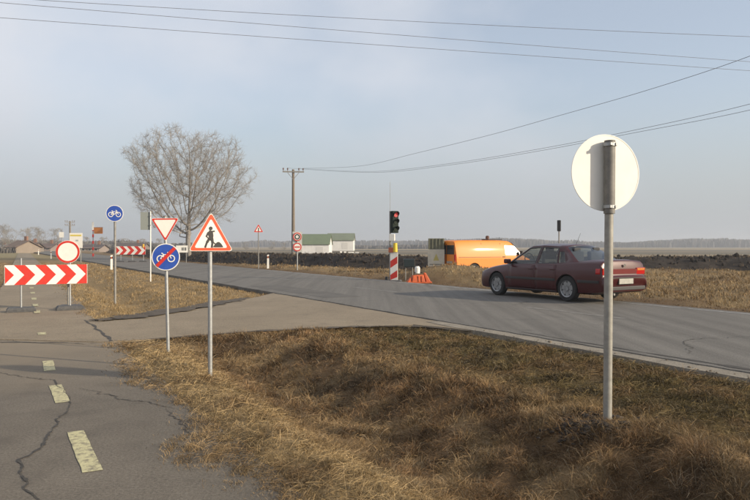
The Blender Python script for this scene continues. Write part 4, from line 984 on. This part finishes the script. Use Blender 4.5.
def cut_arches(obj, centres, r, depth0, m):
    for (x, z) in centres:
        for sy in (-1, 1):
            c = MB(); c.tube([(x, sy * depth0, z), (x, sy * 1.4, z)], r, 36); co = c.build('cut', m)
            md = obj.modifiers.new('arch', 'BOOLEAN'); md.operation = 'DIFFERENCE'; md.object = co; md.solver = 'EXACT'
            dg = bpy.context.evaluated_depsgraph_get(); dg.update(); me = bpy.data.meshes.new_from_object(obj.evaluated_get(dg)); obj.modifiers.clear(); old = obj.data; obj.data = me; me.name = old.name
            bpy.data.objects.remove(co, do_unlink=True)
def wheel(parent, x, y, r, w, side, spokes=7):
    o = MB(); prof = [(r * .66, w * .5), (r * .93, w * .5), (r, w * .36), (r, -w * .36), (r * .93, -w * .5), (r * .66, -w * .5)]; n = 32; vs, fs = [], []
    for rr, yy in prof:
        for k in range(n): th = 2 * math.pi * k / n; vs.append((x + rr * math.cos(th), y + yy * side, r + rr * math.sin(th)))
    for q in range(len(prof) - 1):
        for k in range(n): fs.append((q * n + k, q * n + (k + 1) % n, (q + 1) * n + (k + 1) % n, (q + 1) * n + k))
    o.add(vs, fs); wh = o.build('wheel', 'tyre', parent, smooth=True)
    b = MB(); n = 32
    b.tube([(x, y + side * w * .10, r), (x, y + side * w * .14, r)], r * .62, n)
    dish = []
    for rr, yy in ((r * .67, w * .5), (r * .60, w * .44), (r * .58, w * .14)): dish.append((rr, yy))
    vs = [(x + rr * math.cos(2 * math.pi * k / n), y + side * yy, r + rr * math.sin(2 * math.pi * k / n)) for rr, yy in dish for k in range(n)]
    b.add(vs, [(q * n + k, q * n + (k + 1) % n, (q + 1) * n + (k + 1) % n, (q + 1) * n + k) for q in range(2) for k in range(n)])
    for k in range(spokes):
        th = 2 * math.pi * k / spokes + .2; d = Vector((math.cos(th), 0, math.sin(th))); tg = Vector((-math.sin(th), 0, math.cos(th))); c = Vector((x, y + side * w * .36, r))
        a0, a1 = c + d * r * .08, c + d * r * .61
        vs = [a0 + tg * .05, a0 - tg * .05, a1 - tg * .062, a1 + tg * .062]; sh_ = Vector((0, -side * w * .2, 0)); vs += [v + sh_ for v in vs]
        b.add(vs, [(0, 1, 2, 3), (4, 5, 6, 7), (0, 1, 5, 4), (1, 2, 6, 5), (2, 3, 7, 6), (3, 0, 4, 7)])
    b.tube([(x, y + side * w * .3, r), (x, y + side * w * .42, r)], r * .16, 14)
    b.build('rim', 'rim', wh)
CARS = 1.01
hd_ang = R(31.2); fwd = Vector((-math.sin(hd_ang), math.cos(hd_ang), 0)); left = Vector((-fwd.y, fwd.x, 0))
cw = Vector((4.44, 19.25, 0)) - left * .78 * CARS
car = thing('maroon_saloon_car', (cw.x, cw.y, ROAD_Z + .004), 'dark maroon saloon car driving away on the far lane of the road', 'car', math.atan2(fwd.y, fwd.x)); car.scale = (CARS, CARS, CARS * 1.035)
WB = 2.73; xf, xr_ = WB / 2, -WB / 2
st = [(2.28, .60, .30, .48, .50, .1), (2.24, .70, .24, .56, .60, .1), (2.14, .79, .20, .66, .70, .1), (1.95, .845, .19, .72, .77, .1), (1.6, .875, .19, .80, .85, .10), (1.1, .885, .19, .87, .92, .10), (.8, .888, .19, .905, .95, .08),
      (.3, .893, .19, .925, .95, .06), (-.4, .895, .19, .945, .965, .06), (-1.0, .892, .19, .965, .985, .06), (-1.5, .885, .20, .985, 1.03, .07), (-1.8, .875, .21, .995, 1.065, .09), (-2.1, .86, .23, 1.0, 1.075, .09), (-2.38, .84, .25, .99, 1.065, .09), (-2.44, .835, .26, .95, 1.03, .08), (-2.475, .825, .27, .78, .86, .08), (-2.49, .82, .28, .66, .70, .06), (-2.545, .815, .30, .62, .645, .05), (-2.55, .80, .34, .56, .60, .05), (-2.50, .78, .30, .42, .45, .05)]
def dense(stn, k=3):
    out = []; P = [np.array(q) for q in stn]
    for i in range(len(P) - 1):
        p0, p1, p2, p3 = P[max(i - 1, 0)], P[i], P[i + 1], P[min(i + 2, len(P) - 1)]
        for j in range(k):
            t = j / k; c = .5 * (2 * p1 + (p2 - p0) * t + (2 * p0 - 5 * p1 + 4 * p2 - p3) * t * t + (3 * p1 - p0 - 3 * p2 + p3) * t ** 3)
            lo, hi = np.minimum(p1, p2), np.maximum(p1, p2); c = np.clip(c, lo, hi); out.append(tuple(c))
    out.append(tuple(P[-1])); return out
body = lower_body(dense(st)).build('body', ['maroon', 'trim'])
cut_arches(body, [(xf, .325), (xr_, .325)], .372, .58, 'trim'); body.parent = car
for p_ in body.data.polygons: p_.use_smooth = True
body.data.set_sharp_from_angle(angle=R(40))
# cabin: side frames, roof, glass
def zbelt(x): return interp(x, [-1.9, -1.0, -.4, .3, 1.0], [1.0, .972, .952, .93, .905])
colsx = [('A0', 1.02, .24), ('A1', .90, .13), ('B0', -.16, -.22), ('B1', -.27, -.31), ('C0', -.98, -.86), ('C1', -1.04, -.90), ('Q', -1.30, -1.02), ('C2', -1.78, -1.10)]
rows = [0, .05, .25, .5, .72, .90, 1.0]
def rail(x): return interp(x, [-1.2, -.9, -.3, .1, .3], [1.375, 1.40, 1.425, 1.405, 1.375])
def S(c, v, off=0.0, sy=1):
    xb, xt = colsx[c][1], colsx[c][2]; x = xb + (xt - xb) * v; zb = zbelt(xb) - .03; zt = rail(xt); z = zb + (zt - zb) * v
    y = .825 - .225 * v ** 1.25 - (.06 if c == 7 else .03 if c == 6 else .035 if c == 0 else 0) * (.4 + .6 * v); return Vector((x, sy * (y + off), z))
b = MB(); wins = {(1, 2), (3, 4)}; quarter = (5, 6)
for sy in (-1, 1):
    for c in range(7):
        for r in range(6):
            if ((c, c + 1) in wins and 1 <= r <= 4) or (c == 5 and 1 <= r <= 3): continue
            b.add([S(c, rows[r], 0, sy), S(c + 1, rows[r], 0, sy), S(c + 1, rows[r + 1], 0, sy), S(c, rows[r + 1], 0, sy)], [(0, 1, 2, 3)])
# roof skin
nr = 9; rp = [[None] * nr for _ in range(8)]
for c in range(8):
    e0, e1 = S(c, 1, 0, -1), S(c, 1, 0, 1)
    for k in range(nr):
        f = k / (nr - 1); p_ = e0.lerp(e1, f); p_.z += .058 * (1 - (2 * f - 1) ** 2) ** .7 * (1.0 if 0 < c < 7 else .75); p_.x += (.07 if c == 0 else -.05 if c == 7 else 0) * (1 - (2 * f - 1) ** 2); rp[c][k] = p_
vs = [p_ for r in rp for p_ in r]; b.add(vs, [(i * nr + k, i * nr + k + 1, (i + 1) * nr + k + 1, (i + 1) * nr + k) for i in range(7) for k in range(nr - 1)])
cab = b.build('cabin', 'maroon', car)
bm = bmesh.new(); bm.from_mesh(cab.data); bmesh.ops.remove_doubles(bm, verts=bm.verts, dist=.002); bmesh.ops.recalc_face_normals(bm, faces=bm.faces); bm.to_mesh(cab.data); bm.free()
for p_ in cab.data.polygons: p_.use_smooth = True
cab.data.set_sharp_from_angle(angle=R(45))
sm = cab.modifiers.new('t', 'SOLIDIFY'); sm.thickness = .03; sm.offset = -1
for sy in (-1, 1):
    for (c0, c1), nm in (((1, 2), 'side_window'), ((3, 4), 'side_window')):
        b = MB(); vr = [.03, .25, .5, .72, .92]; b.add([S(c, v, -.012, sy) for v in vr for c in (c0, c1)], [(i * 2, i * 2 + 1, i * 2 + 3, i * 2 + 2) for i in range(4)]); b.build(nm, 'car_glass', car)
        # dark window surround
        b = MB()
        for i in range(4):
            for c, sgn in ((c0, -1), (c1, 1)):
                a0, a1 = S(c, vr[i], .003, sy), S(c, vr[i + 1], .003, sy); dx = Vector((sgn * -.03, 0, 0)); b.add([a0, a1, a1 + dx, a0 + dx], [(0, 1, 2, 3)])
        for v in (.05, .90): b.add([S(c0, v - .025, .004, sy), S(c1, v - .025, .004, sy), S(c1, v + .02, .004, sy), S(c0, v + .02, .004, sy)], [(0, 1, 2, 3)])
        b.build('window_surround', 'trim', car)
    b = MB(); b.add([S(5, .03, -.012, sy), S(6, .03, -.012, sy), S(6, .74, -.012, sy), S(5, .74, -.012, sy)], [(0, 1, 2, 3)]); b.build('quarter_window', 'car_glass', car)
def screen(c, name, bulge, zoff):
    b = MB(); n = 9; rws = [.0, .3, .6, 1.0]; vs = []
    for v in rws:
        e0, e1 = S(c, v, 0, -1), S(c, v, 0, 1)
        for k in range(n): f = k / (n - 1); q = e0.lerp(e1, f); w_ = 1 - (2 * f - 1) ** 2; q.x += bulge * w_ * (1 - .3 * v); q.z += .058 * (w_ ** .7) * v * .9 + zoff; vs.append(q)
    b.add(vs, [(i * n + k, i * n + k + 1, (i + 1) * n + k + 1, (i + 1) * n + k) for i in range(3) for k in range(n - 1)]); return b.build(name, 'car_glass', car, smooth='all')
screen(0, 'windscreen', .09, .0); screen(7, 'rear_window', -.07, .0)
# interior
b = MB()
for x_ in (.02, -.95):
    for sy in (-.37, .37): b.box((x_, sy, .78), (.5, .5, .16)); b.box((x_ - .28, sy, 1.02), (.14, .48, .5)); b.box((x_ - .30, sy, 1.30), (.10, .26, .14))
b.build('seat', 'interior', car, bevel=.03); MB().box((.72, 0, .95), (.40, 1.4, .12)).build('dashboard', 'trim', car, bevel=.03)
MB().tube([(.50 + .04 * math.sin(a_), .38 + .18 * math.cos(a_), 1.02 + .18 * math.sin(a_)) for a_ in np.linspace(0, 2 * math.pi, 20)], .014, 6).build('steering_wheel', 'trim', car)
# doors: shallow proud skins that follow the flank
def flank_y(x, z):
    xs = [q[0] for q in st][::-1]; w = interp(x, xs, [q[1] for q in st][::-1]); zb = interp(x, xs, [q[2] for q in st][::-1]); zs = interp(x, xs, [q[3] for q in st][::-1]); k = (z - zb) / (zs - zb)
    return w * interp(k, [0, .045, .22, .45, .72, .95, 1.0], [.80, .945, .985, 1.0, .992, .965, .93])
def skin(name, xs, zs, off, m, sy, edge=.02, parent=car):
    b = MB(); n, k = len(xs), len(zs); vs = []
    for z in zs:
        for x in xs: zz = z if not callable(z) else z(x); vs.append((x, sy * (flank_y(x, zz) + off), zz))
    fs = [(j * n + i, j * n + i + 1, (j + 1) * n + i + 1, (j + 1) * n + i) for j in range(k - 1) for i in range(n - 1)]
    b.add(vs, fs); o = b.build(name, m, parent, smooth='all'); s_ = o.modifiers.new('t', 'SOLIDIFY'); s_.thickness = edge; s_.offset = 0; return o
for sy in (-1, 1):
    zt = lambda x: interp(x, [-1.3, 1.0], [.925, .875]); zm2 = lambda x: .62
    for xs in (np.linspace(.86, -.205, 8), np.linspace(-.225, -1.0, 8)):
        dr = skin('door', xs, [.27, .32, .42, .5, .6, .7, .8, zt], -.004, 'maroon', sy)
        xh = xs[-1] + .13; MB().box((xh, sy * (flank_y(xh, .80) + .018), .80), (.19, .03, .035)).build('handle', 'maroon', dr, bevel=.01)
    skin('side_moulding', np.linspace(.95, -.98, 12), [.505, .515, .56, .57], .014, 'trim', sy, .01)
    skin('side_moulding', np.linspace(-1.74, -2.4, 8), [.50, .51, .555, .565], .014, 'trim', sy, .01)
    skin('sill', np.linspace(.98, -.98, 10), [.20, .22, .25], .006, 'trim', sy, .012)
    # mirror
    mr = MB().box((.80, sy * .96, .985), (.12, .20, .13)).build('mirror', 'maroon', car, bevel=.03); MB().box((.80, sy * .86, .95), (.06, .10, .04)).build('mirror_arm', 'trim', mr)
    # tail lights wrapping the corner
    b = MB(); P = []
    ys = [.83, .80, .60, .40]; 
    tl = skin('tail_light', np.linspace(-2.43, -2.30, 5), [.72, .76, .82, .855], .006, 'tail', sy, .012)
    MB().box((-2.478, sy * .64, .785), (.04, .33, .165), mtx=Matrix.Rotation(R(-6), 3, 'Y')).build('tail_light_cluster', 'tail', car, bevel=.012)
    MB().box((-2.500, sy * .64, .83), (.012, .28, .05), mtx=Matrix.Rotation(R(-6), 3, 'Y')).build('indicator', 'amber', car)
    # head lights
    MB().box((2.17, sy * .56, .60), (.10, .40, .13), rot=sy * R(14) * 1).build('head_light', 'car_glass', car, bevel=.02)
    for xw in (xf, xr_):
        wheel(car, xw, sy * .775, .325, .20, sy)
MB().box((-2.492, 0, .785), (.03, .94, .12), mtx=Matrix.Rotation(R(-6), 3, 'Y')).build('rear_panel', mat('rear_garnish', (.16, .03, .03), .3), car)
MB().tube([(-2.515, 0, .93), (-2.505, 0, .93)], .04, 16).build('badge', 'chrome', car)
MB().box((-2.555, 0, .545), (.012, .53, .125)).build('number_plate', 'plate', car); MB().box((-2.551, 0, .545), (.012, .56, .15)).build('plate_recess', 'trim', car)
MB().box((-2.53, 0, .37), (.06, 1.5, .10)).build('bumper_insert', 'trim', car, bevel=.02)
MB().box((-2.553, 0, .635), (.02, 1.55, .018)).build('bumper_strip', 'trim', car)
MB().tube([(-2.3, .45, .24), (-2.56, .45, .235)], .028, 10).build('exhaust', 'galv_dull', car)
MB().box((0, 0, .25), (4.0, 1.1, .12)).build('underbody', 'trim', car)
MB().tube([(-.9, 0, 1.45), (-1.06, 0, 1.75)], [.006, .003], 5).build('aerial', 'trim', car)

# ------------------------------------------------------------------ orange works van
vh = R(29.0); d = 36.5; rc = Vector(((460 - 375) / F_PX * d, d, 0))      # nearest rear corner
vf = Vector((math.cos(vh), math.sin(vh), 0)); vl = Vector((-vf.y, vf.x, 0)); vo = rc + vf * 2.45 + vl * .90
van = thing('orange_works_van', (vo.x, vo.y, -.10), 'bright orange works van with a roof beacon parked beyond the grass mound', 'van', vh); van.scale = (1.1, 1, 1)
M['van_orange'] = paint('van_orange', (.74, .215, .008), .5, .0, .08)
def van_body():
    b = MB(); rings = []
    for (x, w, zb, zw, zt, wt) in [(-2.45, .86, .34, 1.0, 1.80, .68), (-2.42, .90, .30, 1.0, 1.88, .71), (-2.2, .915, .28, 1.02, 1.925, .73), (-1, .92, .28, 1.02, 1.94, .735), (.4, .92, .28, 1.02, 1.94, .735), (.95, .92, .28, 1.02, 1.90, .73), (1.12, .92, .28, 1.02, 1.82, .735), (1.45, .915, .28, 1.0, 1.52, .79), (1.85, .905, .28, .98, 1.12, .82), (1.95, .90, .28, .95, 1.05, .80), (2.25, .87, .28, .84, .93, .76), (2.40, .82, .30, .72, .80, .70), (2.46, .76, .36, .60, .64, .66)]:
        half = [(0, zb), (w * .9, zb), (w, zb + .10), (w, zw - .1), (w, zw), (w - (w - wt) * .5, (zw + zt) / 2), (wt, zt - .10), (wt - .05, zt - .03), (wt - .15, zt), (0, zt + .015)]
        rings.append([(x, y, z) for y, z in half] + [(x, -y, z) for y, z in half[-2:0:-1]])
    n = len(rings[0]); b.add([p for r in rings for p in r], [(i * n + k, i * n + (k + 1) % n, (i + 1) * n + (k + 1) % n, (i + 1) * n + k) for i in range(len(rings) - 1) for k in range(n)] + [tuple(range(n))[::-1], tuple(range((len(rings) - 1) * n, len(rings) * n))])
    return b
vb = van_body().build('body', ['van_orange', 'trim']); cut_arches(vb, [(1.45, .33), (-1.35, .33)], .38, .6, 'trim'); vb.parent = van
for p_ in vb.data.polygons: p_.use_smooth = True
vb.data.set_sharp_from_angle(angle=R(35))
M['van_glass'] = mat('van_glass', (.015, .018, .02), .2, 0, spec=.6)
def van_side(z, x=0): return .92 - .208 * max(0, (z - 1.02))
for sy in (-1, 1):
    def pane(P, name, m, off=.006):
        n = len(P); b = MB(); b.add([(x, sy * (van_side(z) + off), z) for x, z in P] + [(x, sy * (van_side(z) - .03), z) for x, z in P], [tuple(range(n))] + [(i, (i + 1) % n, n + (i + 1) % n, n + i) for i in range(n)]); return b.build(name, m, van)
    pane(rounded([(.62, 1.12), (1.70, 1.12), (1.24, 1.62), (.62, 1.66)], .05), 'cab_window', 'van_glass')
    pane([(.34, .35), (.352, .35), (.352, 1.8), (.34, 1.8)], 'door_seam', 'trim', .003); pane([(-.85, .35), (-.838, .35), (-.838, 1.8), (-.85, 1.8)], 'door_seam', 'trim', .003)
    pane([(-2.3, 1.0), (.34, 1.0), (.34, 1.02), (-2.3, 1.02)], 'body_crease', 'trim', .003)
    MB().box((.50, sy * .935, 1.02), (.16, .03, .04)).build('door_handle', 'trim', van); MB().box((1.55, sy * 1.05, 1.22), (.10, .2, .24)).build('mirror', 'trim', van, bevel=.03)
    MB().box((-2.462, sy * .80, .95), (.04, .12, .42)).build('tail_light', 'tail', van, bevel=.01)
    for xw in (1.45, -1.35): wheel(van, xw, sy * .80, .33, .2, sy, 5)
    MB().box((-2.455, sy * .37, 1.42), (.03, .66, .50)).build('rear_window', 'van_glass', van, bevel=.01)
MB().box((-2.48, 0, .42), (.10, 1.7, .16)).build('rear_bumper', 'trim', van, bevel=.03); MB().box((-2.462, 0, 1.05), (.01, .012, 1.4)).build('rear_door_seam', 'trim', van)
MB().box((-2.465, -.3, .74), (.02, .5, .12)).build('number_plate', 'plate', van)
bs = MB().box((.25, -.2, 1.985), (1.1, .35, .06)).build('beacon_bar', 'trim', van, bevel=.01)
b = MB(); b.tube([(-.15, -.35, 2.0), (-.15, -.35, 2.16), (-.15, -.35, 2.2)], [.10, .095, .05], 14); b.build('beacon', mat('beacon_dark', (.10, .04, .02), .3), van, smooth=True)
# windscreen
MB().add([(1.14, -.70, 1.815), (1.14, .70, 1.815), (1.86, .76, 1.135), (1.86, -.76, 1.135)], [(0, 1, 2, 3)]).build('windscreen', 'van_glass', van)

# ------------------------------------------------------------------ far halls
def hall(u0, u1, v_base, v_eave, v_ridge, d, depth, rz, label, roofc):
    K = d / F_PX; x0, x1 = (u0 - 375) * K, (u1 - 375) * K; z0 = CAM_H - (v_base - HOR) * K; ze = CAM_H - (v_eave - HOR) * K - z0; zr = CAM_H - (v_ridge - HOR) * K - z0; w = x1 - x0
    t = thing('farm_hall', ((x0 + x1) / 2, d, z0), label, 'hall', rz, 'farm halls')
    b = MB(); hx, hy = w / 2, depth / 2
    b.add([(-hx, -hy, -.6), (hx, -hy, -.6), (hx, hy, -.6), (-hx, hy, -.6), (-hx, -hy, ze), (hx, -hy, ze), (hx, hy, ze), (-hx, hy, ze), (-hx + .02, 0, zr - .1), (hx - .02, 0, zr - .1)],
          [(0, 1, 5, 4), (1, 2, 6, 5), (2, 3, 7, 6), (3, 0, 4, 7), (4, 8, 7), (5, 6, 9)]); b.build('wall', mat('white_sheet_wall', (.78, .76, .72), .6, col2=(.72, .70, .66), scale=.6), t)
    b = MB(); o = .35; nseg = 6; vs = []
    for i in range(nseg + 1):
        k = i / nseg; yy = -hy - o + (hy + o) * k; zz = ze - .1 + (zr - ze + .1) * (k ** .85)
        vs += [(-hx - o, yy, zz), (hx + o, yy, zz)]
    for i in range(1, nseg + 1):
        k = 1 - i / nseg; yy = hy + o - (hy + o) * k; zz = ze - .1 + (zr - ze + .1) * (k ** .85); vs += [(-hx - o, yy, zz), (hx + o, yy, zz)]
    b.add(vs, [(2 * i, 2 * i + 1, 2 * i + 3, 2 * i + 2) for i in range(2 * nseg)]); rf = b.build('roof', mat('hall_roof', roofc, .75, col2=tuple(c * .8 for c in roofc), scale=.3), t); s_ = rf.modifiers.new('t', 'SOLIDIFY'); s_.thickness = .15
    for q in range(int(w / 1.1)): MB().box((-hx + (q + .5) * 1.1, -hy - .012, ze * .5), (.05, .03, ze)).build('wall_rib', 'white', t)
    MB().box((hx * .35, -hy - .02, ze * .36), (2.2, .05, ze * .72)).build('door', mat('hall_door', (.62, .60, .56), .6), t)
    return t
hall(303, 330.5, 253, 244.2, 234, 232, 16, R(0), 'nearer white walled hall with a green pitched roof right of the utility pole', (.13, .17, .085))
hall(328.5, 354, 249, 240.2, 233.2, 262, 18, R(0), 'farther white walled hall whose pale green roof is lower', (.16, .185, .11))
# fence posts and parked trailers beside the halls
for i, (u, v, w, h) in enumerate(((341, 252.2, 2.0, 2.2), (345, 252.0, 2.2, 2.0), (351, 251.8, 6, 1.6), (357, 251.6, 4, 1.3))):
    dd = 240; K = dd / F_PX; z0 = CAM_H - (253.2 - HOR) * K
    t = thing('white_bale', ((u - 375) * K, dd, z0 - .1), ['leftmost white wrapped bale right of the nearer hall', 'second white wrapped bale from the nearer hall', 'longest white wrapped bale below the farther hall', 'rightmost white wrapped bale near the yellow field'][i], 'bale', 0, 'white wrapped bales by the halls')
    b = MB(); b.tube([(-w * K / 2, 0, h * K * .5), (-w * K * .42, 0, h * K * .5), (w * K * .42, 0, h * K * .5), (w * K / 2, 0, h * K * .5)], [h * K * .42, h * K * .5, h * K * .5, h * K * .42], 12); b.build('wrapping', 'white', t, smooth=True)
    MB().tube([(-w * K * .5 - .01, 0, h * K * .5), (-w * K * .5 - .03, 0, h * K * .5)], h * K * .3, 12).build('end_fold', 'alu', t)

# ------------------------------------------------------------------ village houses and bare trees far left
def house(u0, u1, v_base, v_eave, v_ridge, d, depth, wallc, roofc, label, nwin=3, rz=0.0):
    K = d / F_PX; x0, x1 = (u0 - 375) * K, (u1 - 375) * K; z0 = CAM_H - (v_base - HOR) * K; ze = CAM_H - (v_eave - HOR) * K - z0; zr = CAM_H - (v_ridge - HOR) * K - z0; w = x1 - x0; hx, hy = w / 2, depth / 2
    t = thing('village_house', ((x0 + x1) / 2, d, z0), label, 'house', rz, 'far village houses')
    MB().add([(-hx, -hy, -.5), (hx, -hy, -.5), (hx, hy, -.5), (-hx, hy, -.5), (-hx, -hy, ze), (hx, -hy, ze), (hx, hy, ze), (-hx, hy, ze), (-hx, 0, zr - .15), (hx, 0, zr - .15)],
             [(0, 1, 5, 4), (1, 2, 6, 5), (2, 3, 7, 6), (3, 0, 4, 7), (4, 8, 7), (5, 6, 9)]).build('wall', mat('render_wall', wallc, .85, col2=tuple(c * .85 for c in wallc), scale=.8), t)
    o = .4; rf = MB().add([(-hx - o, -hy - o, ze - .2), (hx + o, -hy - o, ze - .2), (hx + o, 0, zr), (-hx - o, 0, zr), (hx + o, hy + o, ze - .2), (-hx - o, hy + o, ze - .2)], [(0, 1, 2, 3), (3, 2, 4, 5)]).build('roof', mat('tile_roof', roofc, .85, col2=tuple(c * .7 for c in roofc), scale=1.5), t)
    s_ = rf.modifiers.new('t', 'SOLIDIFY'); s_.thickness = .15
    MB().box((hx * .4, .3, zr + .3), (.6, .6, 1.3)).build('chimney', mat('chimney_brick', (.22, .12, .08), .9), rf)
    for i in range(nwin):
        wx = -hx + w * (i + .5) / nwin; wi = MB().box((wx, -hy - .03, ze * .55), (min(1.3, w / nwin * .5), .08, ze * .42)).build('window', 'white', t); MB().box((wx, -hy - .06, ze * .55), (min(1.05, w / nwin * .4), .06, ze * .34)).build('pane', mat('far_pane', (.03, .035, .04), .2), wi)
    return t
house(18, 29, 252.5, 246.5, 240.5, 150, 8, (.27, .22, .175), (.15, .105, .08), 'far cream house with a pale brown roof above the chevron barrier', 2, R(-12))
house(27, 38, 251.5, 246.5, 242.5, 165, 8, (.25, .21, .17), (.11, .08, .065), 'low dark brown roofed house right of the cream house', 2, R(8))
house(40, 56, 251.0, 247, 243.5, 185, 8, (.28, .225, .2), (.13, .09, .075), 'long low reddish house left of the round red ringed sign', 4, R(4))
house(-6, 8, 252, 248, 244.5, 190, 8, (.5, .48, .44), (.2, .19, .18), 'grey roofed house at the far left edge', 3, R(0))
house(118, 146, 251, 246.3, 243, 210, 8, (.22, .18, .155), (.1, .075, .065), 'long dark roofed farm building behind the distant chevron barrier', 5, R(3))
house(86, 104, 252, 247.5, 244.5, 190, 8, (.28, .23, .2), (.09, .07, .065), 'dark shed behind the white mast', 3, R(3))
far_tr, far_tw = gen_tree(9, 10.5, 2.0, 3.6, 4.6, 6.2, 4, .2, 7, .72)
proto = thing('far_bare_tree', (0, 0, 0), 'x', 'tree', 0, 'bare trees round the far village')
ta, tb = tube_mesh('trunk', far_tr, 'bark', proto), tube_mesh('crown', [(p_, [max(r_ * 1.6, .025) for r_ in rs], n) for p_, rs, n in far_tw], 'twig', proto)
spots = [(2, 170, 1.0, 'leftmost far bare tree above the grey roofed house'), (12, 205, .95, 'far bare tree just left of the cream house'), (24, 230, 1.05, 'far bare tree rising behind the cream house'), (34, 215, 1.1, 'far bare tree behind the dark brown roofed house'), (44, 250, 1.0, 'far bare tree behind the left end of the long reddish house'), (55, 240, 1.1, 'far bare tree left of the small white square sign'), (84, 260, .8, 'far bare tree between white board and orange flag panel'), (105, 270, .85, 'far bare tree left of the blue bicycle disc post'), (124, 280, .8, 'far bare tree behind the left part of the distant barrier'), (141, 260, .75, 'far bare tree behind the right end of the distant barrier'), (160, 290, .8, 'far bare tree behind the yield triangle'), (246, 300, .6, 'small far bare tree right of the large tree trunk'), (272, 310, .6, 'small far bare tree left of the utility pole'), (284, 290, .55, 'small far bare tree just left of the utility pole foot')]
for i, (u, d, s_, lb) in enumerate(spots):
    o = proto if i == 0 else proto.copy()
    if i: 
        col.objects.link(o)
        for ch in (ta, tb): c = ch.copy(); col.objects.link(c); c.parent = o
    x = (u - 375) * d / F_PX; o.location = (x, d, tz(x, d) - .1); o.rotation_euler = (0, 0, i * 1.9); o.scale = (s_ * .8, s_ * .8, s_ * .66); o['label'] = lb

# far wood on the horizon and scrub in front of it
def woods(name, x0, x1, d, depth, h, n, label, seed, wid=.35):
    g = np.random.default_rng(seed); x = g.uniform(x0, x1, n); y = d + g.uniform(0, depth, n)
    z0 = np.full(n, -1.2); env = (.35 + 1.1 * fbm(x * .006, y * .002, seed, 2)) * (.75 + .5 * fbm(x * .05, y * .01, seed + 1, 3)); hh = h * env * g.uniform(.35, 1.05, n) ** .7
    lx = g.normal(0, .14, n) * hh; w = wid * g.uniform(.5, 1.6, n); V = np.empty((n, 4, 3)); zz = z0 + hh * g.uniform(0, .6, n); ph = g.uniform(0, 3.14, n)
    V[:, 0] = np.stack([x - w * np.cos(ph), y - w * np.sin(ph), z0], -1); V[:, 1] = np.stack([x + w * np.cos(ph), y + w * np.sin(ph), z0], -1)
    V[:, 2] = np.stack([x + lx + w * 1.5 * np.cos(ph), y + w * np.sin(ph), z0 + hh * .9], -1); V[:, 3] = np.stack([x + lx - w * .8 * np.cos(ph), y - w * np.sin(ph), z0 + hh], -1)
    o = np_mesh(name, V.reshape(-1, 3), np.arange(n * 4).reshape(-1, 4), 'far_wood'); tag(o, label, 'wood', kind='stuff')
woods('far_wood', 60, 1050, 880, 120, 11.5, 30000, 'grey line of leafless wood along the horizon at the right', 3, .6)
woods('distant_wood', -900, 260, 1050, 150, 10.5, 22000, 'hazy line of leafless wood along the horizon at the left', 4, .6)
woods('far_scrub', -260, -92, 330, 60, 5.2, 7000, 'low bare scrub round the far village', 6, .3)
woods('village_scrub', -86, -77, 141, 5, 2.6, 1500, 'low bare bushes in front of the far houses', 12, .05)
woods('village_wood', -300, -150, 400, 60, 9.0, 9000, 'blue grey bare wood behind the far houses', 14, .3)
woods('field_scrub', -60, 60, 520, 60, 4.0, 3500, 'low bare scrub behind the farm halls', 8, .35)

# ------------------------------------------------------------------ air
hz = MB().box((0, 0, 10.0), (8600, 8600, 30.0)).build('haze', [], None)
hz.data.materials.clear(); hm = bpy.data.materials.new('haze_air'); hm.use_nodes = True; n_ = hm.node_tree.nodes; n_.remove(n_['Principled BSDF'])
pv = n_.new('ShaderNodeVolumePrincipled'); pv.inputs['Color'].default_value = (.80, .84, .90, 1); pv.inputs['Density'].default_value = .00065; pv.inputs['Anisotropy'].default_value = .2
hm.node_tree.links.new(pv.outputs[0], n_['Material Output'].inputs['Volume']); hz.data.materials.append(hm); tag(hz, 'thin pale haze over the fields', 'haze', kind='stuff')
